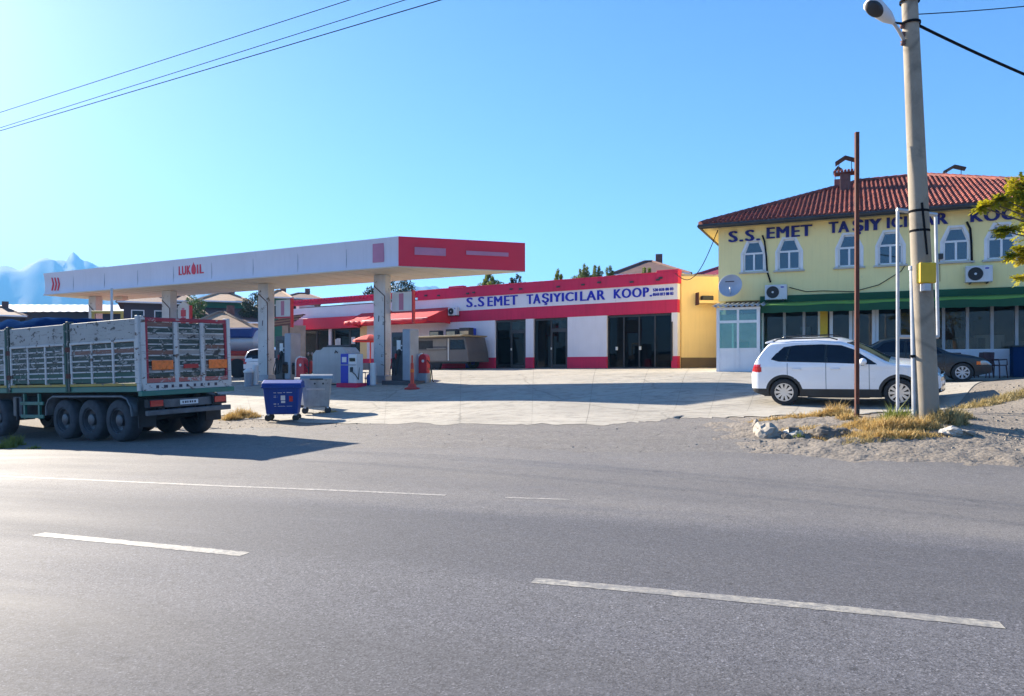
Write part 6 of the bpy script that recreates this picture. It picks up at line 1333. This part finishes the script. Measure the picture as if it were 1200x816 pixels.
for x in (-2.4, -1.2, 3.8):
    for y in (-1.0, 1.0): MB().lathe([(.0, -.14), (.28, -.15), (.5, -.12), (.5, .12), (.28, .15), (0, .14)], (x, y, .5), 'y', 24).build('wheel', 'tyre', t, smooth='auto')
for y in (-1.12, 1.0): MB().prism([(-3.0, .75), (-.6, .75), (-.7, 1.0), (-2.9, 1.0)], y, y+.12).build('mudguard', 'old_red', t, bevel=.02)
def simple_car(name, label, pos, ang, paint):
    t = thing(name, label, 'car'); m3 = dict(mats); m3['body'] = ('body', paint); m3['ind'] = ('indicator', 'lamp_orange')
    car_shell(t, dict(top=[(-.75,.78),(-.7,1.0),(-.5,1.32),(-.35,1.42),(.9,1.46),(1.3,1.40),(1.9,1.06),(2.2,.96),(2.8,.88),(3.1,.72),(3.2,.6)], bot=D_bot, plan=[(-.75,.68),(-.5,.8),(0,.84),(2.3,.84),(2.9,.78),(3.2,.6)], tumble=D_tum, x0=-.75, x1=3.2, rad=lambda x: .08, cls=hatch_cls, nose=.08, tail=.05, mats=m3, sided=SIDED | {'ind'}, snap=[], rows=(30, 5, 14)))
    for s in (-1, 1):
        for x in (0, 2.45): wheel(t, x, s*.72, .295, .18, .19, 7, s)
    MB().box(-.4, 2.9, -.55, .55, .2, .6).build('underbody', 'chassis', t); tilt_place(t, pos[0], pos[1], ang, 2.45, .72); return t
def hatch_cls(x, y, z, reg):
    for ax in (0, 2.45):
        if reg == 'side' and math.hypot(x-ax, z-.295) < .335: return None
    if reg in ('side', 'edge'):
        if inpoly([(-.25,.95),(1.9,.9),(1.35,1.32),(-.05,1.34)], x, z): return 'pillar' if abs(x-.75) < .04 else ('glass_rear_door' if x < .75 else 'glass_front_door')
        if z < .32: return 'clad'
        if x < -.5 and .75 < z < 1.0: return 'tail'
        if x > 2.85 and .58 < z < .72: return 'head'
        return 'body'
    if reg == 'top': return 'glass_windscreen' if 1.34 < x < 1.98 and y < .62 else 'glass_rear' if x < -.42 and z > 1.0 and y < .58 else 'body'
    if reg == 'rear': return 'glass_rear' if z > 1.0 and y < .55 else 'clad' if z < .5 else 'tail' if y > .48 and z > .72 else 'body'
    return 'clad' if z < .42 else 'body'
q = GP(296, 443.5); simple_car('hatchback', 'white hatchback showing its tail between truck and second pillar', (q.x+.6, 37.6), R(75), 'car_white')
# ------------------------------------------------------------------ trees, bushes, weeds, stones
def leaf_cloud(mb, c, r, n, s, rng, flat=.8, thin=.55):
    for _ in range(n):
        while True:
            p = Vector((rng.uniform(-1, 1), rng.uniform(-1, 1), rng.uniform(-1, 1)))
            if p.length < 1 and p.length > rng.random()*.7: break
        p = Vector((c[0]+p.x*r[0], c[1]+p.y*r[1], c[2]+p.z*r[2])); d = Vector((rng.gauss(0, 1), rng.gauss(0, 1), rng.gauss(0, flat))).normalized(); e = d.orthogonal().normalized()
        e = (e*math.cos(rng.uniform(0, 6.28)) + d.cross(e)*math.sin(rng.uniform(0, 6.28))).normalized(); f = d.cross(e)*thin; k = s*rng.uniform(.6, 1.3)
        mb.add([p - e*k, p + f*k*.5 + d*k*.12, p + e*k, p - f*k*.5 + d*k*.12], [(0, 1, 2, 3)])
def tree(name, label, base, clumps, n, s, leaf, trunk_r=.12, seed=1, group=None, cat='tree'):
    rng = random.Random(seed); t = thing(name, label, cat, base, 0, group); mb = MB(); tr = MB(); top = max(c[0][2] for c in clumps)
    cen = Vector((sum(c[0][0] for c in clumps)/len(clumps), sum(c[0][1] for c in clumps)/len(clumps), 0)); fork = Vector((cen.x*.2, cen.y*.2, top*.45))
    tr.tube([(0, 0, -.2), (fork.x*.4, fork.y*.4, fork.z*.5), tuple(fork)], .1, 8, radii=[trunk_r, trunk_r*.85, trunk_r*.7]); tr.build('trunk', 'bark', t, smooth=True)
    for c, r in clumps:
        c = Vector(c); m = fork.lerp(c, .5) + Vector((rng.uniform(-.2, .2), rng.uniform(-.2, .2), .1)); l = MB(); l.tube([tuple(fork), tuple(m), tuple(c)], .05, 6, radii=[trunk_r*.55, trunk_r*.3, trunk_r*.1]); l.build('limb', 'bark', t, smooth=True)
        leaf_cloud(mb, c, r, int(n*r[0]*r[1]*r[2]/.5)+60, s, rng)
    o = mb.build('crown', leaf, t); return t
rng = random.Random(3)
def bclumps(n, w, h0, h1, r, sd):
    g = random.Random(sd); return [((g.uniform(-w, w), g.uniform(-w, w), g.uniform(h0, h1)), (g.uniform(.7, 1.2)*r, g.uniform(.7, 1.2)*r, g.uniform(.6, 1.)*r)) for _ in range(n)]
p = at(457, 330, 58); tree('evergreen_tree', 'dense dark evergreen tree behind the pillar and red parapet', (p.x, 58, gz(p.x, 58)), bclumps(30, 1.3, 3.0, p.z-.2-gz(p.x, 58), .8, 4), 170, .15, 'leaf_dark', .2, 5)
for i, (u, v, Y, lab) in enumerate(((575, 321, 50, 'thin shrub top peeking over the red parapet above the letters EMET'), (604, 324, 51, 'small dark shrub top over the red parapet left of the letters TA'), (657, 321, 50, 'low green shrub over the parapet above the letters of the middle word'), (684, 314, 49, 'tallest branchy green shrub over the parapet'), (701, 316, 50, 'green shrub over the parapet just left of the red-roofed house'), (714, 318, 49, 'spreading shrub in front of the red-roofed house'), (757, 319, 48, 'small yellow-green shrub before the red-roofed house'))):
    p = at(u, v+4, Y); g = gz(p.x, Y); hgt = p.z-g+.42; cl = []
    for k in range(5):                                 # upright leafy shoots over a low bushy base
        sx_, sy_, top_ = random.uniform(-.55, .55), random.uniform(-.5, .5), hgt - random.uniform(0, .55)
        cl += [((sx_*(.55+.15*q) + random.uniform(-.08, .08), sy_*(.55+.15*q), top_ - .3*q), (.10+.035*q, .10+.035*q, .20)) for q in range(5)]
    cl += [((random.uniform(-.7, .7), random.uniform(-.4, .4), hgt-.85-.2*random.random()), (.34, .3, .26)) for _ in range(5)]
    tree('garden_shrub', lab, (p.x, Y, g), cl, 2400, .085, 'leaf_olive' if i != 1 else 'leaf_dark', .06, 20+i, 'shrub tops behind the red parapet', 'shrub')
for i, (u, v, Y) in enumerate(((226, 352, 58), (228, 356, 57), (297, 352, 59), (304, 346, 64))):
    p = at(u, v, Y); g = gz(p.x, Y); tree('village_tree', ('small bushy tree left of the green house', 'low bush at the wall of the green house', 'small tree right of the green house', 'thin tree behind the second pillar')[i], (p.x, Y, g), bclumps(9, .6, p.z-g-1.6, p.z-g, .5, i+30), 500, .12, 'leaf_green' if i < 2 else 'leaf_dark', .09, 40+i, 'trees between the village houses')
# tree at the right edge, reaching into the picture
TB = Vector((11.6, 13.2, 0)); TB.z = gz(TB.x, TB.y); cl = []
def tc(u, v, Y, r): p = at(u, v, Y) - TB; cl.append(((p.x, p.y, p.z), (r, r*.9, r*.62)))
for u, v, Y, r in ((1197, 214, 13.2, .20), (1210, 222, 13.2, .30), (1192, 228, 13.1, .16), (1176, 233, 13, .10), (1162, 237, 13, .06), (1150, 242, 13, .04), (1200, 242, 13.2, .16), (1186, 268, 13.0, .10), (1174, 270, 13.0, .05), (1212, 262, 13.3, .26), (1196, 293, 13.2, .10), (1189, 299, 13.1, .07), (1203, 303, 13.2, .15), (1199, 326, 13.2, .07), (1230, 240, 13.4, .6), (1260, 225, 13.3, .8), (1300, 240, 13.2, .9), (1270, 280, 13.3, .7), (1320, 200, 13.6, .9), (1350, 260, 13.4, .8)): tc(u, v, Y, r)
rng2 = random.Random(11); t = thing('acacia_tree', 'yellow-green leafy tree reaching in at the right picture edge', 'tree', TB)
tr = MB(); tr.tube([(0, 0, -.2), (.15, .05, 1.2), (.0, .1, 2.4)], .1, 10, radii=[.16, .13, .10]); tr.build('trunk', 'bark', t, smooth=True); mb = MB()
for c, r in cl:
    c = Vector(c); f = Vector((0, .1, 2.4)); m = f.lerp(c, .55) + Vector((0, 0, .15)); l = MB(); l.tube([tuple(f), tuple(m), tuple(c + Vector((-.05, 0, 0)))], .05, 6, radii=[.045, .025, .006]); l.build('limb', 'bark', t, smooth=True)
    for q in range(int(16 + 85*r[0])):
        a = c + Vector((rng2.gauss(0, r[0]*.5), rng2.gauss(0, r[1]*.5), rng2.gauss(0, r[2]*.5))); d = Vector((rng2.uniform(-1, .6), rng2.uniform(-.8, .8), rng2.uniform(-.6, .35))).normalized(); L = rng2.uniform(.10, .18); e = d.cross(Vector((0, 0, 1))).normalized()
        for k in range(6):                             # leaflets in pairs along a stalk
            for s in (-1, 1):
                o_ = a + d*(L*k/5); ln = (e*s*.85 + d*.5 + Vector((0, 0, rng2.uniform(-.35, .2)))).normalized(); wd = d*.03; ll = rng2.uniform(.06, .095)
                mb.add([o_, o_ + ln*ll*.5 + wd, o_ + ln*ll, o_ + ln*ll*.5 - wd], [(0, 1, 2, 3)])
mb.build('crown', 'leaf_yellow', t)
# dry grass and weeds
def grass(name, label, spots, leaf, seed, kind='stuff'):
    g = random.Random(seed); mb = MB()
    for (x, y, rx_, ry, n, h) in spots:
        for _ in range(n):
            a, q = g.uniform(0, 6.28), math.sqrt(g.random())*g.choice((1, 1, 1, 1.35)); px_, py_ = x + rx_*q*math.cos(a), y + ry*q*math.sin(a); z = gz_fast(px_, py_)
            hh_ = h*g.uniform(.35, 1.25)*(1.2-.75*q); ln = Vector((g.gauss(0, .38), g.gauss(0, .38), 1)).normalized(); w_ = g.uniform(.004, .009)*(1+h); sd = Vector((math.cos(a*3), math.sin(a*3), 0))*w_; b0 = Vector((px_, py_, z-.01)); bend = Vector((g.gauss(0, .16), g.gauss(0, .16), -.05))*hh_
            p1, p2 = b0 + ln*hh_*.55, b0 + ln*hh_ + bend
            mb.add([b0-sd, b0+sd, p1+sd*.8, p1-sd*.8, p2], [(0, 1, 2, 3), (3, 2, 4)])
    return tag(mb.build(name, leaf), label, 'grass', kind=kind)
_gx = np.arange(-20, 16.01, .25); _gy = np.arange(9, 26.01, .25); _GG = gz_arr(np.stack(np.meshgrid(_gx, _gy, indexing='ij'), -1).reshape(-1, 2)).reshape(len(_gx), len(_gy))
def gz_fast(x, y):
    fx, fy = (x+20)/.25, (y-9)/.25; i, j = int(min(max(fx, 0), len(_gx)-2)), int(min(max(fy, 0), len(_gy)-2)); a, b = fx-i, fy-j
    return _GG[i, j]*(1-a)*(1-b) + _GG[i+1, j]*a*(1-b) + _GG[i, j+1]*(1-a)*b + _GG[i+1, j+1]*a*b
def gs(u, v, rx_, ry, n, h): p = GP(u, v); return (p.x, p.y, rx_, ry, n, h)
grass('dry_grass', 'straw-coloured dry grass round the rusty post and pole', [gs(905, 493, .5, .12, 420, .12), gs(935, 491, .55, .14, 700, .15), gs(960, 490, .4, .16, 700, .2), gs(980, 489, .32, .2, 900, .34), gs(992, 494, .2, .15, 400, .25), gs(1015, 500, .4, .2, 900, .22), gs(1040, 505, .5, .25, 1500, .30), gs(1062, 505, .35, .25, 1200, .30), gs(1080, 503, .25, .2, 700, .30), gs(1030, 515, .8, .2, 1700, .2), gs(990, 513, .6, .18, 900, .16), gs(1065, 514, .6, .16, 1200, .18), gs(945, 505, .7, .2, 700, .12), gs(1000, 503, .4, .2, 500, .15)], 'straw', 1)
grass('dull_grass', 'dull olive grass right of the concrete pole', [gs(1108, 497, .35, .25, 1300, .36), gs(1120, 490, .3, .2, 700, .26), gs(1150, 476, .5, .25, 900, .2), gs(1175, 470, .6, .3, 1000, .2), gs(1195, 464, .5, .3, 700, .2), gs(1095, 505, .25, .15, 400, .22), gs(1010, 520, .5, .1, 300, .14), gs(935, 512, .25, .1, 250, .15)], 'straw_dull', 2)
grass('green_weeds', 'yellow-green weeds in front of the front wheel of the white car', [gs(1048, 497, .22, .16, 420, .42), gs(1058, 495, .15, .12, 240, .36), gs(1040, 500, .2, .12, 200, .28), gs(935, 515, .12, .06, 120, .16)], 'weed', 3)
grass('bin_grass', 'dry grass tuft between the truck tail and the blue container', [gs(284, 489, .5, .25, 1100, .34), gs(272, 492, .3, .2, 500, .28), gs(296, 490, .25, .2, 400, .2), gs(385, 484, .3, .15, 260, .14)], 'straw', 4)
grass('kerb_weeds', 'green weeds at the left picture edge in front of the truck wheels', [gs(6, 526, .3, .15, 350, .24), gs(16, 523, .22, .14, 420, .36), gs(40, 527, .14, .08, 140, .16)], 'weed', 5)
# stones and rubble
def stone(name, label, u, v, sx, sy, sz, m, seed, cat='stone', grp=None):
    p = GP(u, v); bm = bmesh.new(); bmesh.ops.create_icosphere(bm, subdivisions=3, radius=1); g = random.Random(seed)
    for q in bm.verts:
        d = 1 + .35*mnoise.noise(q.co*1.3 + Vector((seed*3.1, 0, 0))) + .04*mnoise.noise(q.co*9 + Vector((2, 0, seed))) + .16*mnoise.noise(q.co*3.7 + Vector((0, seed, 0))); q.co = Vector((round(q.co.x*3.1)/3.1*.45+q.co.x*.55, q.co.y, round(q.co.z*2.6)/2.6*.4+q.co.z*.6))*d
        q.co = Vector((q.co.x*sx, q.co.y*sy, q.co.z*sz))
    me = bpy.data.meshes.new(name); bm.to_mesh(me); bm.free(); me.materials.append(M[m]); o = bpy.data.objects.new(name, me); COL.objects.link(o); o.location = (p.x, p.y, p.z + sz*.35); o.rotation_euler = (g.uniform(-.2, .2), g.uniform(-.2, .2), g.uniform(0, 6)); return tag(o, label, cat, grp)
stone('boulder', 'large pale angular boulder at the left end of the verge', 898, 511, .30, .22, .17, 'stone', 1); stone('boulder', 'medium pale rock right of the large boulder', 930, 512, .17, .15, .11, 'stone_pale', 5)
stone('kerb_stone', 'small upright pale stone behind the large boulder', 886, 503, .07, .06, .14, 'stone', 3); stone('boulder', 'dark broken lump left of the rusty post', 966, 513, .26, .2, .14, 'stone_dark', 4); stone('boulder', 'dark flat lump just below the rusty post', 985, 512, .2, .15, .10, 'stone_dark', 6)
stone('boulder', 'whitish rubble lump at the foot of the concrete pole', 1117, 510, .26, .18, .10, 'stone_pale', 7); stone('boulder', 'low pale rubble right of the pole grass', 1133, 511, .2, .14, .07, 'stone', 8); stone('boulder', 'small round grey stone between the two pale rocks', 921, 515, .09, .08, .08, 'stone_dark', 9)
tag(MB().cyl((0, 0, .1), (.16, -.05, .09), .09, None, 14).build('pipe_stub', 'stone_dark'), 'short broken pipe stub among the verge stones', 'pipe').location = GP(924, 513)
g = random.Random(5); mb = MB()
def pebble(x, y, r):
    z = gz_fast(x, y); s = [Vector((g.uniform(-1, 1), g.uniform(-1, 1), g.uniform(.3, 1)))*r for _ in range(5)] ; mb.add([(x-r, y-r*.6, z-.01), (x+r, y-r*.7, z-.01), (x+r*.8, y+r*.8, z-.01), (x-r*.7, y+r*.7, z-.01), (x+s[0].x*.4-r*.3, y-r*.2, z+r*g.uniform(.5, 1)), (x+r*.4, y+s[1].y*.3, z+r*g.uniform(.4, .9))], [(0, 1, 4), (1, 5, 4), (1, 2, 5), (2, 3, 4, 5), (3, 0, 4), (3, 2, 1, 0)])
for _ in range(1500):
    q = GP(g.uniform(870, 1199), g.uniform(503, 531)); pebble(q.x, q.y, abs(g.gauss(0, .016))+.005)
for _ in range(260):
    q = GP(g.uniform(255, 440), g.uniform(487, 505)); pebble(q.x, q.y, abs(g.gauss(0, .012))+.006)
for _ in range(260): 
    q = GP(g.uniform(1110, 1199), g.uniform(450, 500)); pebble(q.x, q.y, abs(g.gauss(0, .014))+.006)
for _ in range(350): 
    q = GP(g.uniform(250, 900), g.uniform(497, 545)); pebble(q.x, q.y, abs(g.gauss(0, .010))+.005)
tag(mb.build('gravel', 'rubble'), 'loose gravel and rubble along the verge', 'gravel', kind='stuff')
